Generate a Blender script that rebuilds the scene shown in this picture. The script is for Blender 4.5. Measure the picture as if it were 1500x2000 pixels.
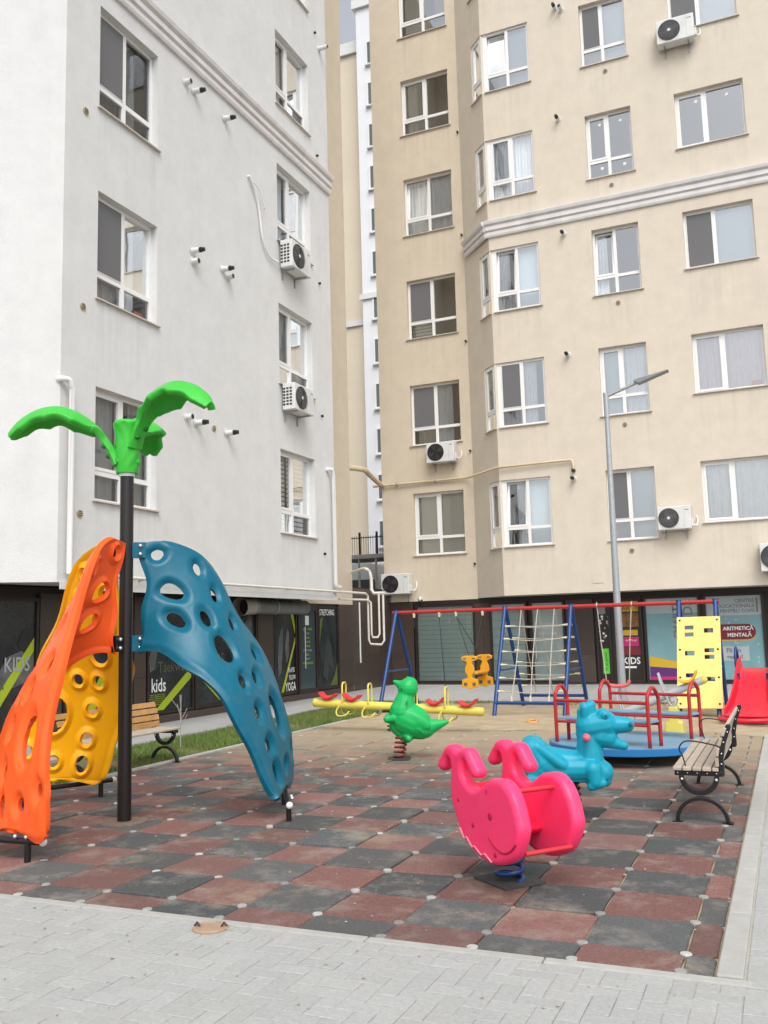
import bpy, bmesh, math, random
import numpy as np
from mathutils import Vector, Matrix, Quaternion

for o in list(bpy.data.objects):
    bpy.data.objects.remove(o)
random.seed(7)
RNG = np.random.default_rng(7)
scene = bpy.context.scene
COL = scene.collection
PI = math.pi

# ------------------------------------------------------------------ camera
YAW, PITCH, ROLL = 0.408853, 0.128339, -0.027736
CAM = Vector((0.5724, -4.8298, 1.5825))
fwd = Vector((-math.sin(YAW) * math.cos(PITCH), math.cos(YAW) * math.cos(PITCH), math.sin(PITCH)))
r0 = Vector((math.cos(YAW), math.sin(YAW), 0))
u0 = r0.cross(fwd)
rgt = r0 * math.cos(ROLL) + u0 * math.sin(ROLL)
upv = -r0 * math.sin(ROLL) + u0 * math.cos(ROLL)
cd = bpy.data.cameras.new('camera')
cam = bpy.data.objects.new('camera', cd)
COL.objects.link(cam)
M = Matrix((rgt, upv, -fwd)).transposed().to_4x4()
M.translation = CAM
cam.matrix_world = M
cd.sensor_fit = 'HORIZONTAL'
cd.sensor_width = 36.0
cd.lens = 1792.0 / 1500.0 * 36.0
cd.clip_start = 0.05
cd.clip_end = 1000
scene.camera = cam

# ------------------------------------------------------------------ sky, sun, exposure (overcast noon)
SUN_EL = math.radians(52)
SUN_DIR = Vector((0.53, -0.85, 0)).normalized()          # towards the bright part of the cloud
w = bpy.data.worlds.new('World')
scene.world = w
w.use_nodes = True
nt = w.node_tree
nt.nodes.clear()
sky = nt.nodes.new('ShaderNodeTexSky')
sky.sky_type = 'NISHITA'
sky.sun_disc = False
sky.sun_elevation = SUN_EL
sky.sun_rotation = math.atan2(SUN_DIR.x, SUN_DIR.y)
sky.dust_density = 4.0
sky.air_density = 1.0
hs = nt.nodes.new('ShaderNodeHueSaturation')
hs.inputs['Saturation'].default_value = 0.26
hs.inputs['Value'].default_value = 1.0
bg = nt.nodes.new('ShaderNodeBackground')
bg.inputs['Strength'].default_value = 0.15
out = nt.nodes.new('ShaderNodeOutputWorld')
nt.links.new(sky.outputs[0], hs.inputs['Color'])
nt.links.new(hs.outputs[0], bg.inputs['Color'])
nt.links.new(bg.outputs[0], out.inputs['Surface'])
sl = bpy.data.lights.new('sun', 'SUN')
sl.energy = 0.5
sl.angle = math.radians(35)
sl.color = (1.0, 0.99, 0.97)
so = bpy.data.objects.new('sun', sl)
COL.objects.link(so)
sd = Vector((SUN_DIR.x * math.cos(SUN_EL), SUN_DIR.y * math.cos(SUN_EL), math.sin(SUN_EL)))
so.rotation_euler = sd.to_track_quat('Z', 'Y').to_euler()
so.location = (0, 0, 30)
scene.view_settings.view_transform = 'Standard'
scene.view_settings.look = 'None'
scene.view_settings.exposure = 0.67
scene.view_settings.gamma = 1.0

# ------------------------------------------------------------------ materials
MATS = {}

def mat(name, col, rough=0.5, metal=0.0, var=0.0, noise=None, bump=None, spec=0.5, coat=0.0, dirt=None, streak=0.0):
    """procedural principled material; noise=(scale, amount), bump=(scale, strength), dirt=(colour, scale, amount)"""
    if name in MATS:
        return MATS[name]
    m = bpy.data.materials.new(name)
    m.use_nodes = True
    n = m.node_tree.nodes
    L = m.node_tree.links
    p = n['Principled BSDF']
    p.inputs['Roughness'].default_value = rough
    p.inputs['Metallic'].default_value = metal
    p.inputs['Specular IOR Level'].default_value = spec
    p.inputs['Coat Weight'].default_value = coat
    c = n.new('ShaderNodeRGB')
    c.outputs[0].default_value = (*col, 1)
    sock = c.outputs[0]
    geo = n.new('ShaderNodeNewGeometry')
    pos = geo.outputs['Position']

    def mul(sock, fac_sock):
        x = n.new('ShaderNodeMix'); x.data_type = 'RGBA'; x.blend_type = 'MULTIPLY'
        x.inputs[0].default_value = 1.0
        L.new(sock, x.inputs[6]); L.new(fac_sock, x.inputs[7])
        return x.outputs[2]

    def rng(sock, lo, hi, a=0.3, b=0.7):
        r = n.new('ShaderNodeMapRange')
        r.inputs[1].default_value = a; r.inputs[2].default_value = b
        r.inputs[3].default_value = lo; r.inputs[4].default_value = hi
        L.new(sock, r.inputs[0])
        return r.outputs[0]

    if var:
        oi = n.new('ShaderNodeObjectInfo')
        sock = mul(sock, rng(oi.outputs['Random'], 1 - var, 1 + var, 0, 1))
    if noise:
        t = n.new('ShaderNodeTexNoise'); t.inputs['Scale'].default_value = noise[0]; t.inputs['Detail'].default_value = 5
        t.inputs['Roughness'].default_value = 0.65
        L.new(pos, t.inputs['Vector'])
        sock = mul(sock, rng(t.outputs[0], 1 - noise[1], 1 + noise[1]))
    if streak:
        mp = n.new('ShaderNodeMapping'); mp.inputs['Scale'].default_value = (2.2, 2.2, 0.12)
        L.new(pos, mp.inputs['Vector'])
        t = n.new('ShaderNodeTexNoise'); t.inputs['Scale'].default_value = 1.6; t.inputs['Detail'].default_value = 6
        L.new(mp.outputs[0], t.inputs['Vector'])
        sock = mul(sock, rng(t.outputs[0], 1 - streak, 1.0, 0.25, 0.5))
        # rain run-off below the sills
        at = n.new('ShaderNodeAttribute'); at.attribute_name = 'runoff'
        mk = at.outputs['Fac']
        mp2 = n.new('ShaderNodeMapping'); mp2.inputs['Scale'].default_value = (5.5, 5.5, 0.22); L.new(pos, mp2.inputs['Vector'])
        t3 = n.new('ShaderNodeTexNoise'); t3.inputs['Scale'].default_value = 1.7; t3.inputs['Detail'].default_value = 7; L.new(mp2.outputs[0], t3.inputs['Vector'])
        st = rng(t3.outputs[0], 0, 0.11, 0.46, 0.72)
        a3 = n.new('ShaderNodeMath'); a3.operation = 'MULTIPLY'; L.new(mk, a3.inputs[0]); L.new(st, a3.inputs[1])
        a4 = n.new('ShaderNodeMath'); a4.operation = 'SUBTRACT'; a4.inputs[0].default_value = 1.0; L.new(a3.outputs[0], a4.inputs[1])
        sock = mul(sock, a4.outputs[0])
    if dirt:
        t = n.new('ShaderNodeTexNoise'); t.inputs['Scale'].default_value = dirt[1]; t.inputs['Detail'].default_value = 6
        t.inputs['Roughness'].default_value = 0.7
        L.new(pos, t.inputs['Vector'])
        x = n.new('ShaderNodeMix'); x.data_type = 'RGBA'
        L.new(rng(t.outputs[0], 0, dirt[2], 0.5, 0.72), x.inputs[0])
        L.new(sock, x.inputs[6]); x.inputs[7].default_value = (*dirt[0], 1)
        sock = x.outputs[2]
    L.new(sock, p.inputs['Base Color'])
    if bump:
        t = n.new('ShaderNodeTexNoise'); t.inputs['Scale'].default_value = bump[0]; t.inputs['Detail'].default_value = 4
        L.new(pos, t.inputs['Vector'])
        b = n.new('ShaderNodeBump'); b.inputs['Strength'].default_value = bump[1]; b.inputs['Distance'].default_value = 0.01
        L.new(t.outputs[0], b.inputs['Height'])
        L.new(b.outputs[0], p.inputs['Normal'])
    MATS[name] = m
    return m

def glass_mat(name, tint, refl, rough=0.02, grow=1.2):
    """window glass: see-through with a mirror share that grows at grazing angles"""
    m = bpy.data.materials.new(name)
    m.use_nodes = True
    n = m.node_tree.nodes; L = m.node_tree.links
    n.clear()
    o = n.new('ShaderNodeOutputMaterial')
    mx = n.new('ShaderNodeMixShader')
    tr = n.new('ShaderNodeBsdfTransparent'); tr.inputs[0].default_value = (*tint, 1)
    gl = n.new('ShaderNodeBsdfGlossy'); gl.inputs['Roughness'].default_value = rough
    gl.inputs[0].default_value = (0.95, 0.98, 1, 1)
    ge = n.new('ShaderNodeNewGeometry'); nz = n.new('ShaderNodeTexNoise'); nz.inputs['Scale'].default_value = 1.3
    L.new(ge.outputs['Position'], nz.inputs['Vector'])
    bp = n.new('ShaderNodeBump'); bp.inputs['Strength'].default_value = 0.035; bp.inputs['Distance'].default_value = 0.05
    L.new(nz.outputs[0], bp.inputs['Height']); L.new(bp.outputs[0], gl.inputs['Normal'])
    fr = n.new('ShaderNodeFresnel'); fr.inputs[0].default_value = 1.5
    ma = n.new('ShaderNodeMath'); ma.operation = 'MULTIPLY_ADD'; ma.use_clamp = True
    ma.inputs[1].default_value = grow; ma.inputs[2].default_value = refl
    L.new(fr.outputs[0], ma.inputs[0]); L.new(ma.outputs[0], mx.inputs[0])
    L.new(tr.outputs[0], mx.inputs[1]); L.new(gl.outputs[0], mx.inputs[2]); L.new(mx.outputs[0], o.inputs[0])
    MATS[name] = m
    return m

def rubber_mat(name, col):
    """rubber crumb tile; sand has blown over the far rows"""
    m = mat(name, col, 0.9, var=0.25, noise=(55, 0.30), bump=(120, 0.9), dirt=((0.36, 0.32, 0.28), 3.2, 0.62), spec=0.25)
    n = m.node_tree.nodes; L = m.node_tree.links; p = n['Principled BSDF']
    src = p.inputs['Base Color'].links[0].from_socket
    oi = n.new('ShaderNodeObjectInfo'); f1 = n.new('ShaderNodeMath'); f1.operation = 'MULTIPLY'; f1.inputs[1].default_value = 37.7
    L.new(oi.outputs['Random'], f1.inputs[0]); f2 = n.new('ShaderNodeMath'); f2.operation = 'FRACT'; L.new(f1.outputs[0], f2.inputs[0])
    f3 = n.new('ShaderNodeMath'); f3.operation = 'MULTIPLY'; f3.inputs[1].default_value = 0.24; L.new(f2.outputs[0], f3.inputs[0])
    xf_ = n.new('ShaderNodeMix'); xf_.data_type = 'RGBA'; L.new(f3.outputs[0], xf_.inputs[0]); L.new(src, xf_.inputs[6]); xf_.inputs[7].default_value = (0.17, 0.145, 0.125, 1)
    src = xf_.outputs[2]
    geo = n.new('ShaderNodeNewGeometry'); sp = n.new('ShaderNodeSeparateXYZ'); L.new(geo.outputs['Position'], sp.inputs[0])
    t = n.new('ShaderNodeTexNoise'); t.inputs['Scale'].default_value = 2.2; t.inputs['Detail'].default_value = 8
    t.inputs['Roughness'].default_value = 0.75; L.new(geo.outputs['Position'], t.inputs['Vector'])
    a = n.new('ShaderNodeMath'); a.operation = 'MULTIPLY_ADD'; a.inputs[1].default_value = 5.0
    L.new(t.outputs[0], a.inputs[0]); L.new(sp.outputs[1], a.inputs[2])
    r = n.new('ShaderNodeMapRange'); r.inputs[1].default_value = 6.9; r.inputs[2].default_value = 10.6; r.inputs[3].default_value = 0; r.inputs[4].default_value = 0.9
    L.new(a.outputs[0], r.inputs[0])
    x = n.new('ShaderNodeMix'); x.data_type = 'RGBA'; L.new(r.outputs[0], x.inputs[0]); L.new(src, x.inputs[6])
    x.inputs[7].default_value = (0.38, 0.31, 0.215, 1)
    # separate spots of sand trodden onto the tiles
    t2 = n.new('ShaderNodeTexNoise'); t2.inputs['Scale'].default_value = 0.9; t2.inputs['Detail'].default_value = 9
    t2.inputs['Roughness'].default_value = 0.72; L.new(geo.outputs['Position'], t2.inputs['Vector'])
    r2 = n.new('ShaderNodeMapRange'); r2.inputs[1].default_value = 0.56; r2.inputs[2].default_value = 0.72; r2.inputs[3].default_value = 0; r2.inputs[4].default_value = 0.85
    L.new(t2.outputs[0], r2.inputs[0])
    x2 = n.new('ShaderNodeMix'); x2.data_type = 'RGBA'; L.new(r2.outputs[0], x2.inputs[0]); L.new(x.outputs[2], x2.inputs[6])
    x2.inputs[7].default_value = (0.37, 0.31, 0.22, 1)
    L.new(x2.outputs[2], p.inputs['Base Color'])
    return m

# ------------------------------------------------------------------ mesh helpers
class MB:
    """collects shapes, then links them as ONE mesh object"""
    def __init__(s):
        s.v = []; s.f = []
    def add(s, vs, fs):
        o = len(s.v)
        s.v += [tuple(x) for x in vs]
        s.f += [tuple(o + i for i in f) for f in fs]
        return s
    def box(s, a, b, mtx=None):
        (x0, y0, z0), (x1, y1, z1) = a, b
        vs = [Vector(q) for q in ((x0, y0, z0), (x1, y0, z0), (x1, y1, z0), (x0, y1, z0), (x0, y0, z1), (x1, y0, z1), (x1, y1, z1), (x0, y1, z1))]
        if mtx is not None:
            vs = [mtx @ q for q in vs]
        return s.add(vs, [(3, 2, 1, 0), (4, 5, 6, 7), (0, 1, 5, 4), (1, 2, 6, 5), (2, 3, 7, 6), (3, 0, 4, 7)])
    def tube(s, pts, r, n=10, closed=False, cap=True):
        pts = [Vector(q) for q in pts]
        N = len(pts)
        rad = r if isinstance(r, (list, tuple)) else [r] * N
        rings = []
        ref = None
        for i, q in enumerate(pts):
            if closed:
                t = pts[(i + 1) % N] - pts[i - 1]
            else:
                t = pts[min(i + 1, N - 1)] - pts[max(i - 1, 0)]
            t.normalize()
            if ref is None:
                ref = t.orthogonal().normalized()
            ref = (ref - t * ref.dot(t))
            if ref.length < 1e-6:
                ref = t.orthogonal()
            ref.normalize()
            b = t.cross(ref)
            rings.append([q + (ref * math.cos(2 * PI * k / n) + b * math.sin(2 * PI * k / n)) * rad[i] for k in range(n)])
        o = len(s.v)
        for R_ in rings:
            s.v += [tuple(x) for x in R_]
        for i in range(N if closed else N - 1):
            j = (i + 1) % N
            for k in range(n):
                k2 = (k + 1) % n
                s.f.append((o + i * n + k, o + i * n + k2, o + j * n + k2, o + j * n + k))
        if cap and not closed:
            s.f.append(tuple(o + k for k in reversed(range(n))))
            s.f.append(tuple(o + (N - 1) * n + k for k in range(n)))
        return s
    def lathe(s, prof, n=24, origin=(0, 0, 0), mtx=None):
        """prof: (radius, height) from bottom to top about z"""
        o = len(s.v); O = Vector(origin)
        for r, z in prof:
            for k in range(n):
                a = 2 * PI * k / n
                q = Vector((r * math.cos(a), r * math.sin(a), z))
                if mtx is not None:
                    q = mtx @ q
                s.v.append(tuple(O + q))
        for i in range(len(prof) - 1):
            for k in range(n):
                k2 = (k + 1) % n
                s.f.append((o + i * n + k, o + i * n + k2, o + (i + 1) * n + k2, o + (i + 1) * n + k))
        s.f.append(tuple(o + k for k in reversed(range(n))))
        s.f.append(tuple(o + (len(prof) - 1) * n + k for k in range(n)))
        return s
    def prism(s, outline, P, d):
        """outline: 2D list; P(a,b) -> Vector; d: thickness vector"""
        a = [P(*q) for q in outline]; d = Vector(d); n = len(a)
        o = len(s.v)
        s.v += [tuple(x) for x in a] + [tuple(x + d) for x in a]
        s.f.append(tuple(o + i for i in range(n)))
        s.f.append(tuple(o + n + i for i in reversed(range(n))))
        for i in range(n):
            j = (i + 1) % n
            s.f.append((o + j, o + i, o + n + i, o + n + j))
        return s
    def ell(s, c, r, mtx=None, nu=14, nv=8):
        c = Vector(c); o = len(s.v)
        r = (r, r, r) if not hasattr(r, '__len__') else r
        for i in range(1, nv):
            for k in range(nu):
                th = PI * i / nv; ph = 2 * PI * k / nu
                q = Vector((r[0] * math.sin(th) * math.cos(ph), r[1] * math.sin(th) * math.sin(ph), r[2] * math.cos(th)))
                if mtx is not None:
                    q = mtx @ q
                s.v.append(tuple(c + q))
        for sgn in (1, -1):
            q = Vector((0, 0, sgn * r[2]))
            if mtx is not None:
                q = mtx @ q
            s.v.append(tuple(c + q))
        T, B = len(s.v) - 2, len(s.v) - 1
        for i in range(nv - 2):
            for k in range(nu):
                k2 = (k + 1) % nu
                s.f.append((o + i * nu + k, o + (i + 1) * nu + k, o + (i + 1) * nu + k2, o + i * nu + k2))
        for k in range(nu):
            k2 = (k + 1) % nu
            s.f.append((T, o + k, o + k2))
            s.f.append((B, o + (nv - 2) * nu + k2, o + (nv - 2) * nu + k))
        return s
    def mesh(s, name, m=None, smooth=None):
        me = bpy.data.meshes.new(name)
        me.from_pydata(s.v, [], s.f)
        bm = bmesh.new(); bm.from_mesh(me)
        bmesh.ops.recalc_face_normals(bm, faces=bm.faces)
        bm.to_mesh(me); bm.free()
        if smooth is not None:
            me.polygons.foreach_set('use_smooth', [True] * len(me.polygons))
            if smooth < 180:
                me.set_sharp_from_angle(angle=math.radians(smooth))
        if m is not None:
            me.materials.append(m)
        return me
    def build(s, name, m, parent=None, smooth=None, bevel=0, seg=2):
        o = bpy.data.objects.new(name, s.mesh(name, m, smooth))
        COL.objects.link(o)
        if parent is not None:
            o.parent = parent
        if bevel:
            b = o.modifiers.new('bevel', 'BEVEL'); b.width = bevel; b.segments = seg; b.limit_method = 'ANGLE'; b.angle_limit = math.radians(40)
            b.harden_normals = False
        return o

def tag(o, label=None, cat=None, group=None, kind=None):
    if label: o['label'] = label
    if cat: o['category'] = cat
    if group: o['group'] = group
    if kind: o['kind'] = kind
    return o

def thing(name, label, cat, loc=(0, 0, 0), rz=0, group=None):
    o = bpy.data.objects.new(name, None)
    COL.objects.link(o)
    o.empty_display_size = 0.1
    o.location = loc; o.rotation_euler = (0, 0, rz)
    return tag(o, label, cat, group)

def inst(name, me, parent, loc=(0, 0, 0), rot=(0, 0, 0), scale=(1, 1, 1)):
    o = bpy.data.objects.new(name, me)
    COL.objects.link(o)
    o.parent = parent; o.location = loc; o.rotation_euler = rot; o.scale = scale
    return o

def copy_tree(o, parent=None):
    c = o.copy(); COL.objects.link(c); c.parent = parent
    for ch in list(o.children):
        copy_tree(ch, c)
    return c

def crom(pts, n=8):
    """smooth polyline through the points"""
    P = [Vector(q) for q in pts]
    out = []
    for i in range(len(P) - 1):
        a, b, c, d = P[max(i - 1, 0)], P[i], P[i + 1], P[min(i + 2, len(P) - 1)]
        for k in range(n):
            t = k / n
            out.append(0.5 * ((2 * b) + (c - a) * t + (2 * a - 5 * b + 4 * c - d) * t * t + (3 * b - a - 3 * c + d) * t ** 3))
    out.append(P[-1])
    return out

def spring(mb, base, top, R, r, turns, n=14):
    base, top = Vector(base), Vector(top)
    ax = top - base
    pts = []
    for i in range(int(turns * n) + 1):
        a = 2 * PI * i / n; t = i / (turns * n)
        pts.append(base + ax * t + Vector((R * math.cos(a), R * math.sin(a), 0)))
    return mb.tube(pts, r, 7)

def lettering(txt, parent, P, size, m, name='lettering', bold=0.0, align='CENTER', sx=1.0, rot=0.0):
    """flat print: P(a,b) -> local 3D point on the panel's surface, a to the right, b up"""
    cu = bpy.data.curves.new(name, 'FONT')
    cu.body = txt; cu.size = size; cu.align_x = align; cu.align_y = 'CENTER'; cu.offset = bold * size; cu.resolution_u = 2
    tmp = bpy.data.objects.new('tmp', cu); COL.objects.link(tmp)
    bpy.context.view_layer.update()
    me = bpy.data.meshes.new_from_object(tmp.evaluated_get(bpy.context.evaluated_depsgraph_get()))
    bpy.data.objects.remove(tmp)
    ca, sa = math.cos(rot), math.sin(rot)
    for v in me.vertices:
        x, y = v.co.x * sx, v.co.y
        v.co = P(x * ca - y * sa, x * sa + y * ca)
    me.materials.clear(); me.materials.append(m)
    o = bpy.data.objects.new(name, me); COL.objects.link(o); o.parent = parent
    return o

# palette
WHITE_WALL = mat('white_stucco', (0.655, 0.658, 0.65), 0.9, noise=(2.5, 0.05), bump=(55, 0.7), streak=0.035, spec=0.2)
BEIGE_WALL = mat('beige_stucco', (0.64, 0.575, 0.48), 0.9, noise=(2.2, 0.05), bump=(55, 0.7), streak=0.035, spec=0.2)
TAN_WALL = mat('tan_stucco', (0.62, 0.54, 0.425), 0.9, noise=(2.2, 0.05), bump=(55, 0.7), streak=0.04, spec=0.2)
PVC = mat('white_pvc', (0.78, 0.78, 0.77), 0.35)
CORNICE = mat('cornice_plaster', (0.68, 0.66, 0.65), 0.8, noise=(2, 0.06), streak=0.12)
GRANITE = mat('brown_granite', (0.060, 0.042, 0.034), 0.35, noise=(60, 0.45), var=0.12, bump=(120, 0.1))
DARKFRAME = mat('dark_brown_frame', (0.022, 0.014, 0.012), 0.4)
GLASS = glass_mat('window_glass', (0.92, 0.95, 0.96), 0.24)
GLASS_SIDE = glass_mat('side_window_glass', (0.88, 0.91, 0.92), 0.07, grow=0.75)
SHOPGLASS = glass_mat('shop_glass', (0.95, 0.98, 0.97), 0.05)
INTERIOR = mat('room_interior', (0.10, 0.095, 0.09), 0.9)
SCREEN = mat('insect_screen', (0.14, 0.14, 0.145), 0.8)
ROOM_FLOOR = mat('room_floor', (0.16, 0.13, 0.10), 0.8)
CEMENT = mat('cement', (0.36, 0.355, 0.34), 0.9, noise=(3, 0.12), bump=(60, 0.4), dirt=((0.26, 0.24, 0.21), 1.2, 0.4))
STEEL = mat('galvanised_steel', (0.36, 0.38, 0.40), 0.45, metal=0.6, noise=(14, 0.15))
BLACK = mat('black_iron', (0.010, 0.010, 0.011), 0.4)
CHROME = mat('bright_bolt', (0.75, 0.75, 0.75), 0.25, metal=0.8)
WHITE_PAINT = mat('white_print', (0.80, 0.80, 0.78), 0.6)
# ------------------------------------------------------------------ ground
def sheet(name, x0, x1, y0, y1, z, m, parent=None, nx=1, ny=1, amp=0.0, seed=0, edge=True):
    vs = []; fs = []
    rg = np.random.default_rng(seed)
    # a few sine waves give soft, uneven ground
    W = [(rg.uniform(0.6, 5), rg.uniform(0.6, 5), rg.uniform(0, 6.3), rg.uniform(0.3, 1)) for _ in range(14)]
    for j in range(ny + 1):
        for i in range(nx + 1):
            x = x0 + (x1 - x0) * i / nx; y = y0 + (y1 - y0) * j / ny
            h = 0
            if amp:
                h = sum(c * math.sin(a * x + b * y + p) for a, b, p, c in W) / 4 + rg.normal() * 0.18
                if edge and j < 4 and name == 'sand_pit':
                    y -= (1 - j / 4) * (.10 * math.sin(2.3 * x) + .08 * math.sin(5.1 * x + 1) + .05 * math.sin(11 * x) + rg.normal() * .03)
                    z_off = -.013 * (1 - j / 3) if j < 3 else 0
                    h *= min(1, j / 3); h += z_off / amp
                elif edge:
                    h *= min(1, 3 * min(i / nx, 1 - i / nx, j / ny, 1 - j / ny) * 2)
            vs.append((x, y, z + amp * h))
    for j in range(ny):
        for i in range(nx):
            a = j * (nx + 1) + i
            fs.append((a, a + 1, a + nx + 2, a + nx + 1))
    return MB().add(vs, fs).build(name, m, parent, smooth=180 if amp else None)

PAVE = mat('grey_paver', (0.375, 0.38, 0.368), 0.85, var=0.045, noise=(40, 0.12), bump=(140, 0.5), dirt=((0.36, 0.34, 0.30), 1.4, 0.35))
SANDJ = mat('joint_sand', (0.43, 0.41, 0.36), 0.95, noise=(30, 0.15), bump=(200, 0.4))
JOINT = mat('tile_joint_sand', (0.40, 0.33, 0.22), 0.95, noise=(30, 0.2), bump=(200, 0.4))
SAND = mat('sand', (0.40, 0.32, 0.21), 0.95, noise=(2.2, 0.16), bump=(45, 0.9), dirt=((0.29, 0.22, 0.14), 3.5, 0.6))
SOIL = mat('grass_soil', (0.13, 0.12, 0.06), 0.95, noise=(5, 0.3), dirt=((0.30, 0.25, 0.15), 1.6, 0.7))
KERB = mat('kerb_concrete', (0.39, 0.385, 0.36), 0.85, var=0.05, noise=(9, 0.09), bump=(90, 0.4))
WALK = mat('sidewalk_slab', (0.36, 0.36, 0.355), 0.85, var=0.06, noise=(4, 0.1), bump=(90, 0.3))
ASPHALT = mat('asphalt', (0.10, 0.10, 0.10), 0.9, noise=(20, 0.2), bump=(100, 0.4))

g = sheet('ground', -300, 300, -300, 300, -0.06, ASPHALT); tag(g, kind='structure')
X0, X1, Y0, Y1 = -6.72, 0.145, -0.265, 9.4      # the rubber surface
bed = sheet('rubber_play_surface', X0 - .01, X1 + .01, Y0 - .01, Y1 + .3, -0.019, JOINT)
tag(bed, 'chequered red and grey rubber tile playground surface', kind='structure')
RD = rubber_mat('rubber_grey', (0.088, 0.095, 0.097))
RR = rubber_mat('rubber_red', (0.20, 0.100, 0.088))

def tile_mesh(w, h, m, seed):
    rg = random.Random(seed)
    c = 0.030; e = 0.003; ch = 0.006
    def ring(ins, z):
        pts = []
        cor = [(0, 0), (w, 0), (w, h), (0, h)]
        dirs = [((1, 0), (0, 1)), ((0, 1), (-1, 0)), ((-1, 0), (0, -1)), ((0, -1), (1, 0))]
        q = []
        cc = min(c, 0.3 * min(w, h))
        for (x, y), (d1, d2) in zip(cor, dirs):
            q.append((x + d2[0] * cc, y + d2[1] * cc)); q.append((x + d1[0] * cc, y + d1[1] * cc))
        for i in range(8):
            a = q[i]; b = q[(i + 1) % 8]
            pts.append(a)
            if i % 2 == 1:
                bow = 0.006 * offs[i]
                mx, my = (a[0] + b[0]) / 2, (a[1] + b[1]) / 2
                dx, dy = w / 2 - mx, h / 2 - my
                l = math.hypot(dx, dy) or 1
                pts.append((mx + dx / l * bow, my + dy / l * bow))
        r = []
        for x, y in pts:
            dx, dy = w / 2 - x, h / 2 - y
            r.append((x + math.copysign(min(ins, abs(dx)), dx), y + math.copysign(min(ins, abs(dy)), dy), z))
        return r
    offs = [rg.uniform(0.1, 1.2) for _ in range(8)]
    a = ring(e, -0.03); b = ring(e, -ch); d = ring(e + ch, 0)
    n = len(a)
    mb = MB()
    mb.add(a + b + d, [(i, (i + 1) % n, n + (i + 1) % n, n + i) for i in range(n)] + [(n + i, n + (i + 1) % n, 2 * n + (i + 1) % n, 2 * n + i) for i in range(n)] + [tuple(range(2 * n, 3 * n))])
    return mb.mesh('tile', m)

FULL = {(p, k): tile_mesh(.5, .5, (RR, RD)[p], 10 * p + k) for p in (0, 1) for k in range(5)}
plug = MB().lathe([(0.030, -0.028), (0.030, -0.002), (0.027, 0.0022), (0.001, 0.0026)], 10).mesh('tile_plug', mat('white_plug', (0.33, 0.33, 0.31), 0.8, var=0.40, noise=(20, 0.15)))
rt = random.Random(3)
ncols = range(-14, 1); nrows = range(-1, 19)
plugs = []
for i in ncols:
    for j in nrows:
        ax0, ax1 = max(i * .5, X0), min(i * .5 + .5, X1)
        ay0, ay1 = max(j * .5, Y0), min(j * .5 + .5, Y1)
        if ax1 - ax0 < .05 or ay1 - ay0 < .05:
            continue
        p = (i + j) % 2
        dz = rt.uniform(-0.007, 0.003)
        rx, ry = rt.gauss(0, .009), rt.gauss(0, .009)
        if ax1 - ax0 > .49 and ay1 - ay0 > .49:
            k = rt.randrange(5)
            inst('rubber_tile', FULL[(p, k)], bed, (ax0, ay0, dz), (rx, ry, rt.gauss(0, .004)))
        else:
            inst('rubber_tile', tile_mesh(ax1 - ax0, ay1 - ay0, (RR, RD)[p], i * 31 + j), bed, (ax0, ay0, dz))
for i in range(-13, 1):
    for j in list(range(0, 19)):
        plugs.append((i * .5, j * .5))
for i in range(-13, 1):
    plugs.append((i * .5, Y0 + .025))
plugs.sort(key=lambda q: (q[0] - CAM.x) ** 2 + (q[1] - CAM.y) ** 2)
for x, y in plugs[:300]:
    if rt.random() < 0.06:
        continue
    inst('tile_plug', plug, bed, (x, y, rt.uniform(0, .002)), (0, 0, rt.uniform(0, 3)))

# concrete edging: front strip, right kerb and left kerb
def kerb_run(name, label, a, b, w, z, seg, horizontal):
    k = thing(name, None, None); tag(k, label, kind='structure')
    n = max(1, round((b[0] - a[0] if horizontal else b[1] - a[1]) / seg))
    for i in range(n):
        if horizontal:
            L = (b[0] - a[0]) / n
            m = MB().box((a[0] + i * L + .003, a[1], -0.05), (a[0] + (i + 1) * L - .003, a[1] + w, z))
        else:
            L = (b[1] - a[1]) / n
            m = MB().box((a[0], a[1] + i * L + .003, -0.05), (a[0] + w, a[1] + (i + 1) * L - .003, z))
        m.build('kerb_stone', KERB, k, bevel=0.008)
    return k
kerb_run('front_kerb', 'narrow concrete edging between rubber tiles and grey pavers', (-9.0, Y0 - .075), (X1 + .165, Y0 - .075), .07, 0.004, 0.98, True)
kerb_run('side_kerb', 'concrete kerb along the right edge of the rubber tiles', (X1 + .01, Y0), (X1 + .01, 9.4), .115, 0.012, 0.98, False)
kerb_run('grass_kerb', 'thin concrete kerb between rubber tiles and grass strip', (X0 - .09, Y0), (X0 - .09, 10.2), .08, 0.02, 0.98, False)

# herringbone pavers, 20 x 10 cm
pv = sheet('paving', -12, 9, -9, Y0 - .07, -0.006, SANDJ)
tag(pv, 'light grey herringbone block paving in front of the playground', kind='structure')
pv2 = MB().add([(X1 + .125, Y0 - .07, -.006), (9, Y0 - .07, -.006), (9, 30, -.006), (X1 + .125, 30, -.006)], [(0, 1, 2, 3)]).build('joint_bed', SANDJ, pv)

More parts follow.
